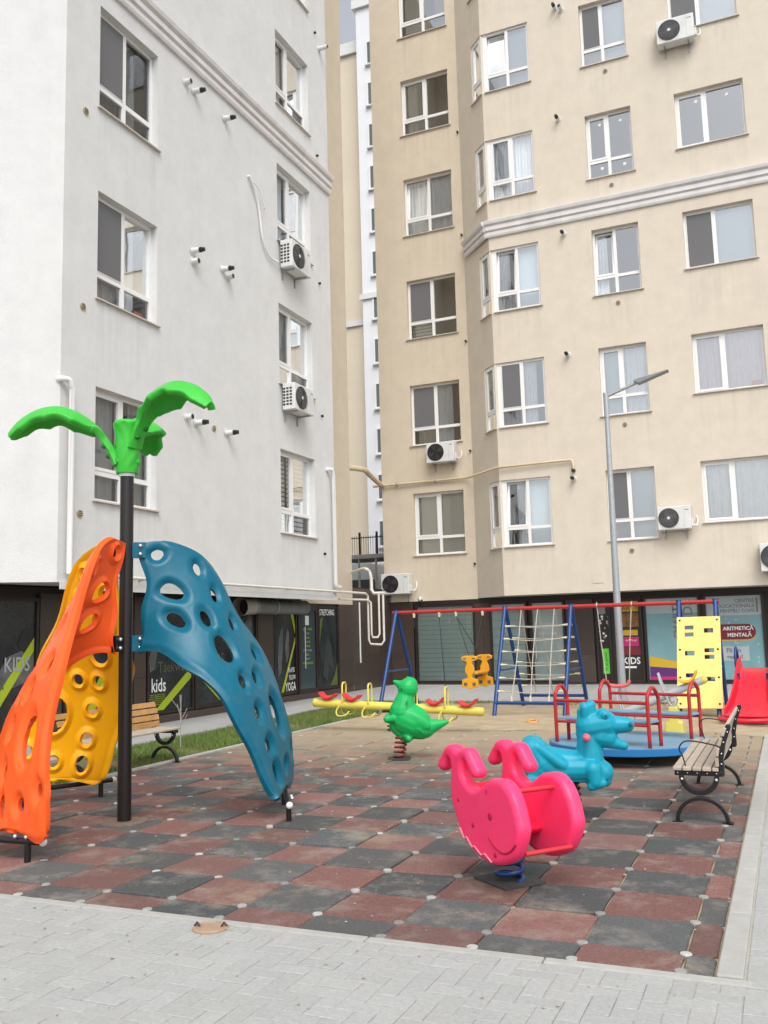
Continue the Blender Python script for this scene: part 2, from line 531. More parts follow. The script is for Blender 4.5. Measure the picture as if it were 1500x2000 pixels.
def brick_verts(w, h, x=0, y=0, z=0):
    g_ = .0018; c = .0035
    a = [(g_, g_), (w - g_, g_), (w - g_, h - g_), (g_, h - g_)]
    b = [(g_ + c, g_ + c), (w - g_ - c, g_ + c), (w - g_ - c, h - g_ - c), (g_ + c, h - g_ - c)]
    vs = [(x + p[0], y + p[1], z - .045) for p in a] + [(x + p[0], y + p[1], z - c * .8) for p in a] + [(x + p[0], y + p[1], z) for p in b]
    fs = [(i, (i + 1) % 4, 4 + (i + 1) % 4, 4 + i) for i in range(4)] + [(4 + i, 4 + (i + 1) % 4, 8 + (i + 1) % 4, 8 + i) for i in range(4)] + [(8, 9, 10, 11)]
    return vs, fs
BH = MB().add(*brick_verts(.2, .1)).mesh('paver', PAVE)
BV = MB().add(*brick_verts(.1, .2)).mesh('paver', PAVE)
near = []
cu_ = .1
ox, oy = X1 + .135, Y0 - .08
for ix in range(-75, 40):
    for iy in range(-55, 130):
        k = (ix - iy) % 4
        if k == 0: w_, h_, bx, by = .2, .1, ix * cu_, iy * cu_
        elif k == 3: w_, h_, bx, by = .1, .2, ix * cu_, iy * cu_
        else: continue
        x, y = bx + ox, by + oy
        front = y + h_ <= oy + 1e-6
        side = x >= ox - 1e-6
        if not (front or side) or y > 8 or (side and not front and x > ox + 2.2):
            # trim pieces along the front edge
            if (not side) and k == 3 and abs(y + .1 - oy) < 1e-6 and -7.5 < x < ox:
                near.append((x, y, .1, .1))
            elif side is False and k == 0 and abs(x + .1 - ox) < 1e-6 and 0 < y - oy < 8:
                near.append((x + .1, y, .1, .1))
            continue
        near.append((x, y, w_, h_))
def in_view(x, y):
    d = Vector((x, y, 0)) - CAM; z_ = d.dot(fwd)
    if z_ < .3: return False
    return abs(d.dot(rgt) / z_) < .44 and -0.60 < d.dot(upv) / z_ < .56
near.sort(key=lambda q: (0 if in_view(q[0] + .05, q[1] + .05) else 1, (q[0] - CAM.x) ** 2 + (q[1] - CAM.y) ** 2))
rp = random.Random(5)
far = MB()
for n_, (x, y, w_, h_) in enumerate(near):
    z = rp.uniform(-.0025, .0015)
    if n_ < 296:
        if w_ == h_:
            me = MB().add(*brick_verts(w_, h_)).mesh('paver', PAVE)
        else:
            me = BH if w_ > h_ else BV
        inst('paver', me, pv, (x, y, z), (rp.gauss(0, .006), rp.gauss(0, .006), rp.gauss(0, .004)))
    else:
        far.add(*brick_verts(w_, h_, x, y, z))
tag(far.build('distant_pavers', PAVE, pv), kind='stuff')

# manhole / drain cap on the pavers
mh = thing('drain_cap', 'round tan metal cap lying on grey pavers by the tile edge', 'drain cap', (-2.43, -0.43, 0))
TANM = mat('tan_painted_metal', (0.36, 0.25, 0.17), 0.6, noise=(30, 0.15))
MB().lathe([(0.098, -.01), (0.098, .010), (0.092, .016), (0.083, .016), (0.08, .012), (0.001, .013)], 28).build('lid', TANM, mh, smooth=35)
for a in (0.35, 3.4):
    MB().tube([(0.06 * math.cos(a), 0.06 * math.sin(a), .012), (0.075 * math.cos(a), 0.075 * math.sin(a), .034), (0.09 * math.cos(a), 0.09 * math.sin(a), .014)], .007, 6).build('lifting_hook', mat('rusty_iron', (0.055, 0.04, 0.035), 0.7), mh)

# sand pit, grass strip, sidewalks
sp = sheet('sand_pit', X0 - .1, 6, Y1 - .25, 14.25, 0.012, SAND, nx=150, ny=70, amp=0.022, seed=4)
tag(sp, kind='structure')
gs = sheet('grass_strip', -8.3, X0 - .09, -2.0, 14.2, -0.005, SOIL, nx=20, ny=140, amp=0.012, seed=9); tag(gs, kind='structure')
wl = thing('side_walk', None, None); tag(wl, 'concrete walk along the white building', kind='structure')
yy = -2.0
while yy < 19.6:
    MB().box((-9.94, yy + .004, -.05), (-8.32, yy + 1.5 - .004, .035)).build('walk_slab', WALK, wl, bevel=.006)
    yy += 1.5
wb = thing('back_walk', None, None); tag(wb, 'concrete walk along the beige building', kind='structure')
xx = -8.31
while xx < 8:
    MB().box((xx + .004, 14.27, -.05), (xx + 1.5 - .004, 16.9, .03)).build('walk_slab', WALK, wb, bevel=.006)
    MB().box((xx + .004, 16.91, -.05), (xx + 1.5 - .004, 19.7, .033)).build('walk_slab', WALK, wb, bevel=.006)
    xx += 1.5

# grass blades: nobody could count them
def blades(name, n, region, hmin, hmax, m, label, clump):
    rg = np.random.default_rng(11)
    vs = []; fs = []
    while len(fs) < n:
        x, y = region(rg)
        if clump(x, y) < rg.random():
            continue
        a = rg.uniform(0, 2 * PI); h = rg.uniform(hmin, hmax); wd = rg.uniform(.003, .006)
        lx, ly = rg.normal(0, .4 * h), rg.normal(0, .4 * h)
        o = len(vs)
        vs += [(x - wd * math.cos(a), y - wd * math.sin(a), 0), (x + wd * math.cos(a), y + wd * math.sin(a), 0), (x + lx, y + ly, h)]
        fs.append((o, o + 1, o + 2))
    o = MB().add(vs, fs).build(name, m)
    return tag(o, label, 'grass', kind='stuff')
GRASS = mat('grass_blade', (0.12, 0.19, 0.035), 0.7, noise=(3, 0.35), dirt=((.24, .20, .07), 1.3, .85))
cl = lambda x, y: 0.5 + 0.5 * math.sin(1.9 * x + 0.7) * math.sin(1.3 * y + 2) + 0.35 * math.sin(4.1 * y + x)
blades('lawn_grass', 34000, lambda r: (r.uniform(-8.28, X0 - .1), r.uniform(2.0, 14.1)), .03, .09, GRASS, 'short patchy grass in the strip beside the left walk', cl)
GRASS2 = mat('dry_grass_blade', (0.17, 0.18, 0.05), 0.7, noise=(3, 0.35))
blades('sand_edge_grass', 7000, lambda r: (r.uniform(-8.2, 1.5), 14.2 - abs(r.normal(0, .25))), .03, .08, GRASS2, 'sparse grass growing where sand meets the back walk', lambda x, y: .3 + .6 * (math.sin(2.1 * x) > 0) * abs(math.sin(3.7 * x)))
def corner_pt(r):
    y = r.uniform(9.6, 14.1); return (-8.3 + abs(r.normal(0, .5)) + 0.1, y)
blades('sand_corner_grass', 6000, corner_pt, .03, .07, GRASS2, 'thin grass at the left edge of the sand', lambda x, y: .7)
# ------------------------------------------------------------------ buildings
PITCHZ = 3.212
ZT = 24.0
def wall(parent, name, P, u0, u1, z0, z1, ops, m, depth=.22):
    """P(u,z,c) -> point, c outwards; ops: (u0,u1,z0,z1) openings with reveals"""
    us = sorted({u0, u1, *[q for o in ops for q in o[:2]]})
    zs = sorted({z0, z1, *[q for o in ops for q in o[2:]]})
    mb = MB(); ro = []
    for a, b in zip(us[:-1], us[1:]):
        for c, d in zip(zs[:-1], zs[1:]):
            mu, mz = (a + b) / 2, (c + d) / 2
            if any(o[0] < mu < o[1] and o[2] < mz < o[3] for o in ops):
                continue
            mb.add([P(a, c, 0), P(b, c, 0), P(b, d, 0), P(a, d, 0)], [(0, 1, 2, 3)])
            # wall below a sill carries rain run-off that fades out downwards
            under = [o[2] for o in ops if o[0] - .001 <= a and b <= o[1] + .001 and c < o[2] <= d + 1.25 and d <= o[2] + .001]
            f_ = (lambda z: max(0.0, 1 - (min(under) - z) / 1.3)) if under else (lambda z: 0.0)
            ro += [f_(c), f_(c), f_(d), f_(d)]
    for a, b, c, d in ops:
        for (p, q) in (((a, c), (b, c)), ((b, c), (b, d)), ((b, d), (a, d)), ((a, d), (a, c))):
            mb.add([P(*p, 0), P(*q, 0), P(*q, -depth), P(*p, -depth)], [(0, 1, 2, 3)])
    me = bpy.data.meshes.new(name); me.from_pydata(mb.v, [], mb.f); me.materials.append(m)
    at = me.attributes.new('runoff', 'FLOAT', 'CORNER')
    ro += [0.0] * (len(me.loops) - len(ro)); at.data.foreach_set('value', ro)
    o = bpy.data.objects.new(name, me); COL.objects.link(o); o.parent = parent
    return o

CURT = {
    'white': mat('curtain_white', (0.82, 0.83, 0.85), 0.9, noise=(3, .06)),
    'pink': mat('curtain_pink', (0.70, 0.60, 0.62), 0.9, noise=(3, .06)),
    'grey': mat('curtain_grey', (0.36, 0.36, 0.36), 0.9, noise=(3, .1)),
    'dark': mat('curtain_dark', (0.055, 0.055, 0.06), 0.9, noise=(25, .6)),
    'cream': mat('blind_cream', (0.78, 0.76, 0.70), 0.9),
    'pale': mat('blind_pale', (0.62, 0.70, 0.75), 0.8),
    'slat': mat('blind_slat', (0.76, 0.75, 0.72), 0.8),
}
PINKBOX = mat('pink_box', (0.5, 0.08, 0.1), 0.7)
LEAFY = mat('houseplant', (0.05, 0.10, 0.03), 0.7)

def window(parent, P, u0, u1, z0, z1, seed=0, mull=.46, trans=.27, screen=False, tilt=False, fill=('white', 'white'), sticker=False, set_=.13, sill=True, extra=None):
    """uPVC window: frame is the part; panes, sashes, sill, curtains are its pieces"""
    fw = .058; c0, c1 = -set_ - .07, -set_
    mb = MB()
    def bx(mb, a, b, c, d, e0, e1):
        v = [P(a, c, e0), P(b, c, e0), P(b, d, e0), P(a, d, e0), P(a, c, e1), P(b, c, e1), P(b, d, e1), P(a, d, e1)]
        mb.add(v, [(3, 2, 1, 0), (4, 5, 6, 7), (0, 1, 5, 4), (1, 2, 6, 5), (2, 3, 7, 6), (3, 0, 4, 7)])
    bx(mb, u0, u0 + fw, z0, z1, c0, c1); bx(mb, u1 - fw, u1, z0, z1, c0, c1)
    bx(mb, u0 + fw, u1 - fw, z0, z0 + fw, c0, c1); bx(mb, u0 + fw, u1 - fw, z1 - fw, z1, c0, c1)
    cols = [(u0 + fw, u1 - fw)]
    if mull:
        um = u0 + (u1 - u0) * mull
        bx(mb, um - .04, um + .04, z0 + fw, z1 - fw, c0, c1 + .004)
        cols = [(u0 + fw, um - .04), (um + .04, u1 - fw)]
    rows = [(z0 + fw, z1 - fw)]
    if trans:
        zt = z0 + (z1 - z0) * trans
        for a, b in cols:
            bx(mb, a, b, zt - .04, zt + .04, c0, c1 + .002)
        rows = [(z0 + fw, zt - .04), (zt + .04, z1 - fw)]
    f = mb.build('window', PVC, parent)
    rs = random.Random(seed)
    for ci, (a, b) in enumerate(cols):
        for ri, (c, d) in enumerate(rows):
            top = ri == len(rows) - 1
            if ci == 0 and top and b - a > .3:
                s = MB(); w_ = .05
                lean = .12 if tilt else 0
                def PS(u, z, c_, c0_=c, d0_=d):
                    return P(u, z, c_ - lean * (z - c0_) / (d0_ - c0_))
                def bxs(aa, bb, cc, dd, e0, e1):
                    v = [PS(aa, cc, e0), PS(bb, cc, e0), PS(bb, dd, e0), PS(aa, dd, e0), PS(aa, cc, e1), PS(bb, cc, e1), PS(bb, dd, e1), PS(aa, dd, e1)]
                    s.add(v, [(3, 2, 1, 0), (4, 5, 6, 7), (0, 1, 5, 4), (1, 2, 6, 5), (2, 3, 7, 6), (3, 0, 4, 7)])
                e0, e1 = c0 + .01, c1 + .012
                bxs(a, a + w_, c, d, e0, e1); bxs(b - w_, b, c, d, e0, e1); bxs(a + w_, b - w_, c, c + w_, e0, e1); bxs(a + w_, b - w_, d - w_, d, e0, e1)
                s.build('sash', PVC, f)
                g_ = MB(); v = [PS(a + w_, c + w_, c1 - .03), PS(b - w_, c + w_, c1 - .03), PS(b - w_, d - w_, c1 - .03), PS(a + w_, d - w_, c1 - .03)]
                g_.add(v, [(0, 1, 2, 3)]); g_.build('pane', GLASS_SIDE if parent.name.startswith('white') else GLASS, f)
                if screen:
                    q = MB(); bx(q, a + .02, b - .02, c + .02, d - .02, c1 + .014, c1 + .018); q.build('insect_screen', SCREEN, f)
            else:
                g_ = MB(); g_.add([P(a, c, c1 - .03), P(b, c, c1 - .03), P(b, d, c1 - .03), P(a, d, c1 - .03)], [(0, 1, 2, 3)]); g_.build('pane', GLASS_SIDE if parent.name.startswith('white') else GLASS, f)
            if sticker and (rs.random() < .8):
                q = MB(); su = a + (b - a) * rs.uniform(.45, .7); sz = d - (.16 if top else .12)
                bx(q, su, su + .07, sz - .07, sz, c1 - .028, c1 - .026); q.build('sticker', WHITE_PAINT, f)
    # what hangs behind the glass
    for ci, (a, b) in enumerate(cols):
        fk = fill[min(ci, len(fill) - 1)]
        if not fk or fk == 'open':
            continue
        q = MB(); cc = c0 - .09
        if fk == 'slat':
            z = z1 - fw
            while z > z0 + .05:
                v = [P(a, z, cc), P(b, z, cc), P(b, z - .07, cc - .012), P(a, z - .07, cc - .012)]
                q.add(v, [(0, 1, 2, 3)]); z -= .10
            q.build('zebra_blind', CURT['slat'], f)
        elif fk in ('cream', 'pale'):
            q.add([P(a - .02, z0 + .02, cc), P(b + .02, z0 + .02, cc), P(b + .02, z1, cc), P(a - .02, z1, cc)], [(0, 1, 2, 3)])
            q.build('roller_blind', CURT[fk], f)
        else:
            n = 30; ph = rs.uniform(0, 6); drop = rs.choice([0, 0, .25])
            aa, bb = a - .03, b + .03
            if fk.startswith('half_'):
                fk = fk[5:]; 
                if rs.random() < .5: aa = a + (b - a) * .45
                else: bb = a + (b - a) * .6
            vs = []
            for i in range(n + 1):
                u = aa + (bb - aa) * i / n
                wv = .022 * math.sin(i * 1.45 + ph) + .015 * math.sin(i * .63 + ph * 2)
                gather = .03 * math.sin(i * .9 + ph)
                vs += [P(u + gather * .3, z0 + .02, cc + wv * 1.3), P(u, z1 - .02, cc + wv)]
            q.add(vs, [(2 * i, 2 * i + 2, 2 * i + 3, 2 * i + 1) for i in range(n)])
            q.build('curtain', CURT[fk], f, smooth=180)
    if extra == 'pink':
        q = MB(); bx(q, u1 - .35, u1 - .12, z0 + fw, z0 + fw + .14, c0 - .07, c0 - .01); q.build('window_box', PINKBOX, f)
    if sill:
        q = MB()
        v = []
        for cc, zz in ((-set_, .012), (.055, -.004)):
            v += [P(u0 - .05, z0 + zz, cc), P(u1 + .05, z0 + zz, cc), P(u1 + .05, z0 + zz - .022, cc), P(u0 - .05, z0 + zz - .022, cc)]
        q.add(v, [(0, 1, 5, 4), (1, 2, 6, 5), (2, 3, 7, 6), (3, 0, 4, 7), (4, 5, 6, 7), (3, 2, 1, 0)])
        q.build('sill', mat('metal_sill', (0.55, 0.50, 0.45), 0.5), f)
    return f

FLUE = mat('white_flue', (0.66, 0.66, 0.64), 0.5, noise=(8, .08))
def flue(parent, base, n, L=.28, r=.055, cap=True, up=0.0):
    base = Vector(base); n = Vector(n).normalized(); tip = base + n * L + Vector((0, 0, up))
    q = MB().tube([base - n * .03, tip], r, 12)
    q.tube([base, base + n * .012], r * 1.55, 12)
    f = q.build('flue_pipe', FLUE, parent, smooth=40)
    if cap:
        MB().tube([tip - n * .005, tip + n * .05, tip + n * .055, tip + n * .10], [r * .9, r * .9, r * .72, r * .72], 12).build('flue_cap', BLACK, f, smooth=40)
    else:
        MB().tube([tip - n * .01, tip + n * .003], r * .86, 12).build('flue_bore', BLACK, f)
    return f
VENTM = mat('vent_cover', (0.40, 0.33, 0.22), 0.6)
def vent(parent, c, n, r=.06):
    c = Vector(c); n = Vector(n)
    v = MB().tube([c - n * .01, c + n * .018, c + n * .022], [r, r, r * .8], 14).build('wall_vent', VENTM, parent, smooth=40)
    q = MB()
    side = Vector((0, 0, 1)).cross(n)
    for k in (-.5, 0, .5):
        a = c + n * .024 + Vector((0, 0, k * r)); h = r * .7 * math.sqrt(1 - k * k)
        q.tube([a - side * h, a + side * h], .006, 6)
    q.build('vent_louvre', mat('vent_dark', (0.10, 0.075, 0.04), .7), v)
def pipe_dark(parent, c, n):
    MB().tube([Vector(c) - Vector(n) * .02, Vector(c) + Vector(n) * .05], .03, 8).build('drain_stub', BLACK, parent)

def cornice(parent, segs, z0):
    """stepped moulding along a list of (a, b, outward normal) runs"""
    for a, b, n in segs:
        a, b, n = Vector(a), Vector(b), Vector(n)
        prof = [(0, .0), (.05, .0), (.07, .05), (.07, .13), (.045, .135), (.045, .16), (.10, .19), (.10, .29), (.075, .295), (.075, .32), (.14, .36), (.16, .43), (.16, .46), (0, .49)]
        vs = []
        for q in (a, b):
            vs += [q + n * c + Vector((0, 0, z0 + h)) for c, h in prof]
        k = len(prof)
        MB().add(vs, [(i, i + 1, k + i + 1, k + i) for i in range(k - 1)] + [tuple(range(k)), tuple(reversed(range(k, 2 * k)))]).build('cornice', CORNICE, parent)

# ---------- white building (left): side wall faces +X, chamfer turns towards the camera
wbld = thing('white_apartment_building', 'white stuccoed apartment block with dark ground floor shops on the left', 'building')
XW, YC, YE = -9.0, 5.38, 14.36
PW = lambda u, z, c: Vector((XW + c, u, z))
ops = []
specA = [(6.14, 7.65)]; specB = [(11.84, 13.38)]
for k in range(6):
    ops.append((6.14, 7.65, 3.68 + PITCHZ * k, 5.47 + PITCHZ * k))
    ops.append((11.84, 13.38, 3.68 + PITCHZ * k, 5.47 + PITCHZ * k))
wall(wbld, 'side_wall', PW, YC, YE, 2.40, ZT, ops, WHITE_WALL)
fA = [('grey', 'half_grey'), ('grey', 'half_white'), ('dark', 'half_grey'), ('grey', 'grey'), ('white', 'white'), ('white', 'white')]
fB = [('slat', 'slat'), ('grey', 'grey'), ('half_white', 'open'), ('cream', 'open'), ('white', 'white'), ('white', 'white')]
for k in range(6):
    z = PITCHZ * k
    window(wbld, PW, 6.14, 7.65, 3.68 + z, 5.47 + z, seed=k, mull=.5, trans=.26, fill=fA[k], screen=k in (1, 2), extra='pink' if k == 1 else None)
    window(wbld, PW, 11.84, 13.38, 3.68 + z, 5.47 + z, seed=20 + k, mull=.46, trans=.27, fill=fB[k], screen=False)
s2 = math.sqrt(.5)
C0 = Vector((XW, YC, 0)); CU = Vector((-s2, -s2, 0)); CN = Vector((s2, -s2, 0))
PC = lambda u, z, c: C0 + CU * u + CN * c + Vector((0, 0, z))
wall(wbld, 'chamfer_wall', PC, 0, 6.0, 2.40, ZT, [], WHITE_WALL)
# flush tan return behind the white block
XS = -9.95
PT = lambda u, z, c: Vector((XS + c, u, z))
wall(wbld, 'tan_wall', PT, YE, 17.2, 2.28, ZT, [], TAN_WALL)
back = MB()
back.add([(XW, YE, 2.4), (XW, YE, ZT), (XS, YE, ZT), (XS, YE, 2.4)], [(0, 1, 2, 3)])
back.add([(XS, 17.2, 0), (XS, 17.2, ZT), (-16, 17.2, ZT), (-16, 17.2, 0)], [(0, 1, 2, 3)])
back.build('end_wall', TAN_WALL, wbld)
cc = PC(6, 0, 0)
rf = MB().add([(XW, YC, ZT), (XW, YE, ZT), (XS, YE, ZT), (XS, 17.2, ZT), (-16, 17.2, ZT), (-16, cc.y, ZT), (cc.x, cc.y, ZT)], [tuple(range(7))])
rf.add([(-16, 17.2, 0), (-16, 17.2, ZT), (-16, cc.y, ZT), (-16, cc.y, 0)], [(0, 1, 2, 3)])
rf.add([(-16, cc.y, 0), (-16, cc.y, ZT), (cc.x, cc.y, ZT), (cc.x, cc.y, 0)], [(0, 1, 2, 3)])
rf.build('roof', CEMENT, wbld)
# soffit under the overhang
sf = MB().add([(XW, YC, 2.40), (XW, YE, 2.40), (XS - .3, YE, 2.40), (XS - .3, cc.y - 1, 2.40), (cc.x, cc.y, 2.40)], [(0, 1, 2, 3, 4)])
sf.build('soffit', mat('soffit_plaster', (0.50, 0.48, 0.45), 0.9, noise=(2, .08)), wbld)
MB().box((XW + .004, YC + .05, 2.30), (XW + .03, YE - .01, 2.405)).build('drip_edge', WHITE_WALL, wbld)
# inner partitions so that rooms are dark but real
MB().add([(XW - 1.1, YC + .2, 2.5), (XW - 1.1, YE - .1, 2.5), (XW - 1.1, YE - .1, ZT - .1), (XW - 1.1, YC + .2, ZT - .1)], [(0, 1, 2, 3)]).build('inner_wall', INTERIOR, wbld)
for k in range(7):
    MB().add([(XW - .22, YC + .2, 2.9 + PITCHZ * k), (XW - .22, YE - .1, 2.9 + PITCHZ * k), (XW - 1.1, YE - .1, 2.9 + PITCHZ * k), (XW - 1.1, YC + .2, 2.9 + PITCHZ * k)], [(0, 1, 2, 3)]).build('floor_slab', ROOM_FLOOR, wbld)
cornice(wbld, [((XW, YC + .02, 0), (XW, YE + .02, 0), (1, 0, 0))], 12.24)
for y, z, capd in ((8.72, 11.82, True), (9.76, 11.82, True), (8.68, 8.64, True), (9.66, 8.64, True), (8.78, 5.41, True), (9.78, 5.41, True)):
    flue(wbld, (XW, y, z), (1, .15, 0), L=.15)
for y, z in ((8.46, 11.86), (8.7, 8.44), (9.85, 8.55), (8.5, 5.46)):
    flue(wbld, (XW, y, z), (1, .05, 0), L=.13, cap=False)
flue(wbld, (XW, 13.98, 15.9), (1, 0, 0), L=.25, cap=False)
vent(wbld, (XW, 9.35, 5.42), (1, 0, 0), r=.06)
for k in range(5):
    vent(wbld, (XW, 5.82, 3.44 + PITCHZ * k), (1, 0, 0))
    pipe_dark(wbld, (XW, 13.76, 3.39 + PITCHZ * k - .04), (1, 0, 0))
# downpipes
def downpipe(y, z1, z0, elbow):
    MB().tube(crom([(XW - .02, y - elbow, z1 + .03), (XW + .06, y - elbow, z1 + .03), (XW + .1, y - elbow * .4, z1 + .02), (XW + .1, y, z1 - .1)], 5) + [Vector((XW + .1, y, z0))] + ([Vector((XW + .1, y + .05, z0 - .07)), Vector((XW + .1, y + .22, z0 - .08))] if y > 10 else []), .045, 10).build('downpipe', PVC, wbld, smooth=50)
downpipe(5.52, 5.36, 2.52, .16)
downpipe(14.12, 5.30, 2.68, .16)

# --- ground-floor shop front of the white building (plane X = XS)
POSTER = mat('dark_photo_print', (0.018, 0.022, 0.024), 0.25, noise=(1.6, 0.9))
POSTER_GREY = mat('grey_photo_print', (0.10, 0.105, 0.11), 0.4, noise=(5, 0.5))
LIME = mat('lime_print', (0.36, 0.46, 0.012), 0.5)
DIMTXT = mat('outline_print', (0.10, 0.11, 0.06), 0.5)
GREYTXT = mat('grey_letter_print', (0.35, 0.36, 0.36), 0.5)
DOORM = mat('door_glass_dark', (0.045, 0.075, 0.078), 0.15)
MB().box((XS - .35, -1.0, 0), (XS - .06, 17.15, 2.42)).build('shop_wall', DARKFRAME, wbld)
MB().box((XS - .06, -1.0, 0), (XS + .02, 17.15, .17)).build('plinth', GRANITE, wbld, bevel=.006)
def shop_panel(y0, y1, z0=.19, z1=2.22, m=POSTER, x=XS - .02):
    fr = MB()
    for a, b, c, d in ((y0, y0 + .05, z0, z1), (y1 - .05, y1, z0, z1), (y0 + .05, y1 - .05, z0, z0 + .05), (y0 + .05, y1 - .05, z1 - .05, z1)):
        fr.box((x - .04, a, c), (x + .03, b, d))
    p = fr.build('shop_window', DARKFRAME, wbld)
    MB().box((x - .03, y0 + .05, z0 + .05), (x, y1 - .05, z1 - .05)).build('poster', m, p)
    return p, (lambda cy, cz: (lambda a, b: Vector((x + .004, cy + a, cz + b))))
def flat(p, pts, m, x, name='printed_shape'):
    MB().prism(pts, lambda a, b: Vector((x, a, b)), (.0025, 0, 0)).build(name, m, p)
xf = XS - .017
def cladding(parent, name, y0, y1, z0, z1, n, X=None, Y=None, cols=1):
    for c in range(cols):
        for i in range(n):
            a = z0 + (z1 - z0) * i / n; b = z0 + (z1 - z0) * (i + 1) / n
            p = y0 + (y1 - y0) * c / cols; q = y0 + (y1 - y0) * (c + 1) / cols
            if X is not None:
                MB().box((X - .06, p + .002, a + .002), (X + .0, q - .002, b - .002)).build(name, GRANITE, parent)
            else:
                MB().box((p + .002, Y, a + .002), (q - .002, Y + .06, b - .002)).build(name, GRANITE, parent)
# photo panel with KIDS / SPORT
p, T = shop_panel(3.2, 6.03)
flat(p, [(5.15, .95), (5.45, 1.35), (5.95, 1.5), (5.97, 1.0), (5.2, .8)], POSTER_GREY, xf, 'photo_print')
flat(p, [(5.62, 1.52), (5.75, 1.75), (5.9, 1.72), (5.93, 1.5), (5.75, 1.4)], mat('photo_black', (.012, .012, .014), .5), xf + .003, 'photo_print')
flat(p, [(4.85, .30), (5.05, .30), (5.95, 1.42), (5.95, 1.62)], LIME, xf + .006)
lettering('KIDS', p, lambda a, b: Vector((xf + .013, 5.62 + a, 1.22 + b)), .30, GREYTXT, bold=.012, sx=.8)
lettering('SPORT', p, lambda a, b: Vector((xf + .013, 4.95 + a, .78 + b)), .36, DIMTXT, sx=.8)
cladding(wbld, 'granite_panel', 6.06, 6.55, .18, 2.3, 3, X=XS)
p, T = shop_panel(6.58, 8.26)
flat(p, [(7.0, .3), (7.25, .3), (8.1, 1.6), (8.1, 1.95)], LIME, xf)
cladding(wbld, 'granite_panel', 8.29, 8.62, .18, 2.3, 3, X=XS)
p, T = shop_panel(8.65, 10.06)
lettering('kids', p, lambda a, b: Vector((xf + .004, 9.0 + a, .70 + b)), .34, WHITE_PAINT, bold=.012, sx=.8)
lettering('Taekwon', p, lambda a, b: Vector((xf + .004, 9.45 + a, 1.02 + b)), .28, DIMTXT, sx=.9)
lettering('zow', p, lambda a, b: Vector((xf + .004, 9.35 + a, 1.3 + b)), .2, mat('dim_print', (.04, .05, .04), .5))
flat(p, [(8.9, .26), (9.15, .26), (10.0, .80), (10.0, .96), (9.9, .93)], LIME, xf)
flat(p, [(8.72, 1.2), (8.85, 1.5), (8.95, 1.3), (8.9, 1.0), (8.75, .95)], POSTER_GREY, xf, 'photo_print')
dots = MB()
for i in range(14):
    for j in range(6):
        dots.box((xf, 8.72 + i * .035, .36 + j * .035), (xf + .002, 8.735 + i * .035, .375 + j * .035))
tag(dots.build('dot_print', LIME, p), kind='stuff')
p, T = shop_panel(10.1, 12.38)
flat(p, [(10.16, .86), (10.16, 1.06), (10.3, 1.02), (11.2, .30), (10.95, .30)], LIME, xf)
flat(p, [(10.2, 1.1), (10.3, 1.5), (10.45, 1.4), (10.35, 1.1)], POSTER_GREY, xf, 'photo_print')
flat(p, [(11.6, 1.0), (11.9, 1.8), (12.15, 2.1), (12.25, 1.5), (12.2, .8)], POSTER_GREY, xf, 'photo_print')
lettering('KIDS', p, lambda a, b: Vector((xf + .004, 10.85 + a, 1.12 + b)), .26, DIMTXT)
cladding(wbld, 'granite_panel', 12.42, 13.09, .18, 2.3, 3, X=XS)
p, T = shop_panel(13.1, 14.14)
flat(p, [(13.28, 1.1), (13.35, 1.5), (13.5, 1.8), (13.52, 1.3), (13.42, .7), (13.3, .6)], POSTER_GREY, xf, 'photo_print')
flat(p, [(13.6, 1.2), (13.7, 1.7), (13.8, 1.6), (13.78, 1.1), (13.68, .9)], POSTER_GREY, xf, 'photo_print')
flat(p, [(13.42, .26), (13.52, .26), (14.08, 1.35), (14.08, 1.5), (13.9, 1.15)], LIME, xf + .003)
flat(p, [(13.82, 2.16), (13.98, 2.16), (14.08, 1.75), (14.08, 1.55)], LIME, xf + .003)
lettering('YOGA', p, lambda a, b: Vector((xf + .008, 13.84 + a, .36 + b)), .27, WHITE_PAINT, bold=.012, sx=.62)
lettering('FLOW', p, lambda a, b: Vector((xf + .008, 13.92 + a, .57 + b)), .15, WHITE_PAINT, bold=.01, sx=.7)
lettering('PILATES', p, lambda a, b: Vector((xf + .008, 13.88 + a, .74 + b)), .14, WHITE_PAINT, bold=.01, sx=.62)
# door
d = MB()
for a, b, c, e in ((14.18, 14.28, .17, 2.25), (15.06, 15.15, .17, 2.25), (14.28, 15.06, 2.1, 2.25), (14.28, 15.06, .17, .27)):
    d.box((XS - .05, a, c), (XS + .025, b, e))
d = d.build('shop_door', DARKFRAME, wbld)
MB().box((XS - .03, 14.28, .27), (XS - .005, 15.06, 2.1)).build('door_pane', DOORM, d)
MB().tube([(XS + .07, 14.42, .75), (XS + .07, 14.42, 1.72)], .014, 8).tube([(XS, 14.42, .85), (XS + .07, 14.42, .85)], .01, 6).tube([(XS, 14.42, 1.62), (XS + .07, 14.42, 1.62)], .01, 6).build('door_handle', CHROME, d)
MB().box((XS - .004, 14.56, 1.76), (XS, 14.74, 1.98)).build('paper_notice', WHITE_PAINT, d)
for i in range(9):
    lettering(('LUNI - VINERI', 'DANS', 'YOGA', 'PILATES', 'FITNESS', 'STRETCHING', 'KIDS', 'SPORT', 'TAEKWON-DO')[i], d, lambda a, b, i=i: Vector((XS + .001, 14.66 + a, 1.66 - i * .1 + b)), .075, GREYTXT if i % 2 else LIME, bold=.01)
p, T = shop_panel(15.2, 16.32)
lettering('STRETCHING', p, lambda a, b: Vector((xf + .006, 15.72 + a, 2.06 + b)), .21, WHITE_PAINT, bold=.01, sx=.64)
flat(p, [(15.45, .5), (15.6, 1.2), (15.75, 1.55), (15.95, 1.2), (16.05, .6), (15.8, .8), (15.7, .4)], mat('photo_dark', (.035, .04, .04), .5), xf, 'photo_print')
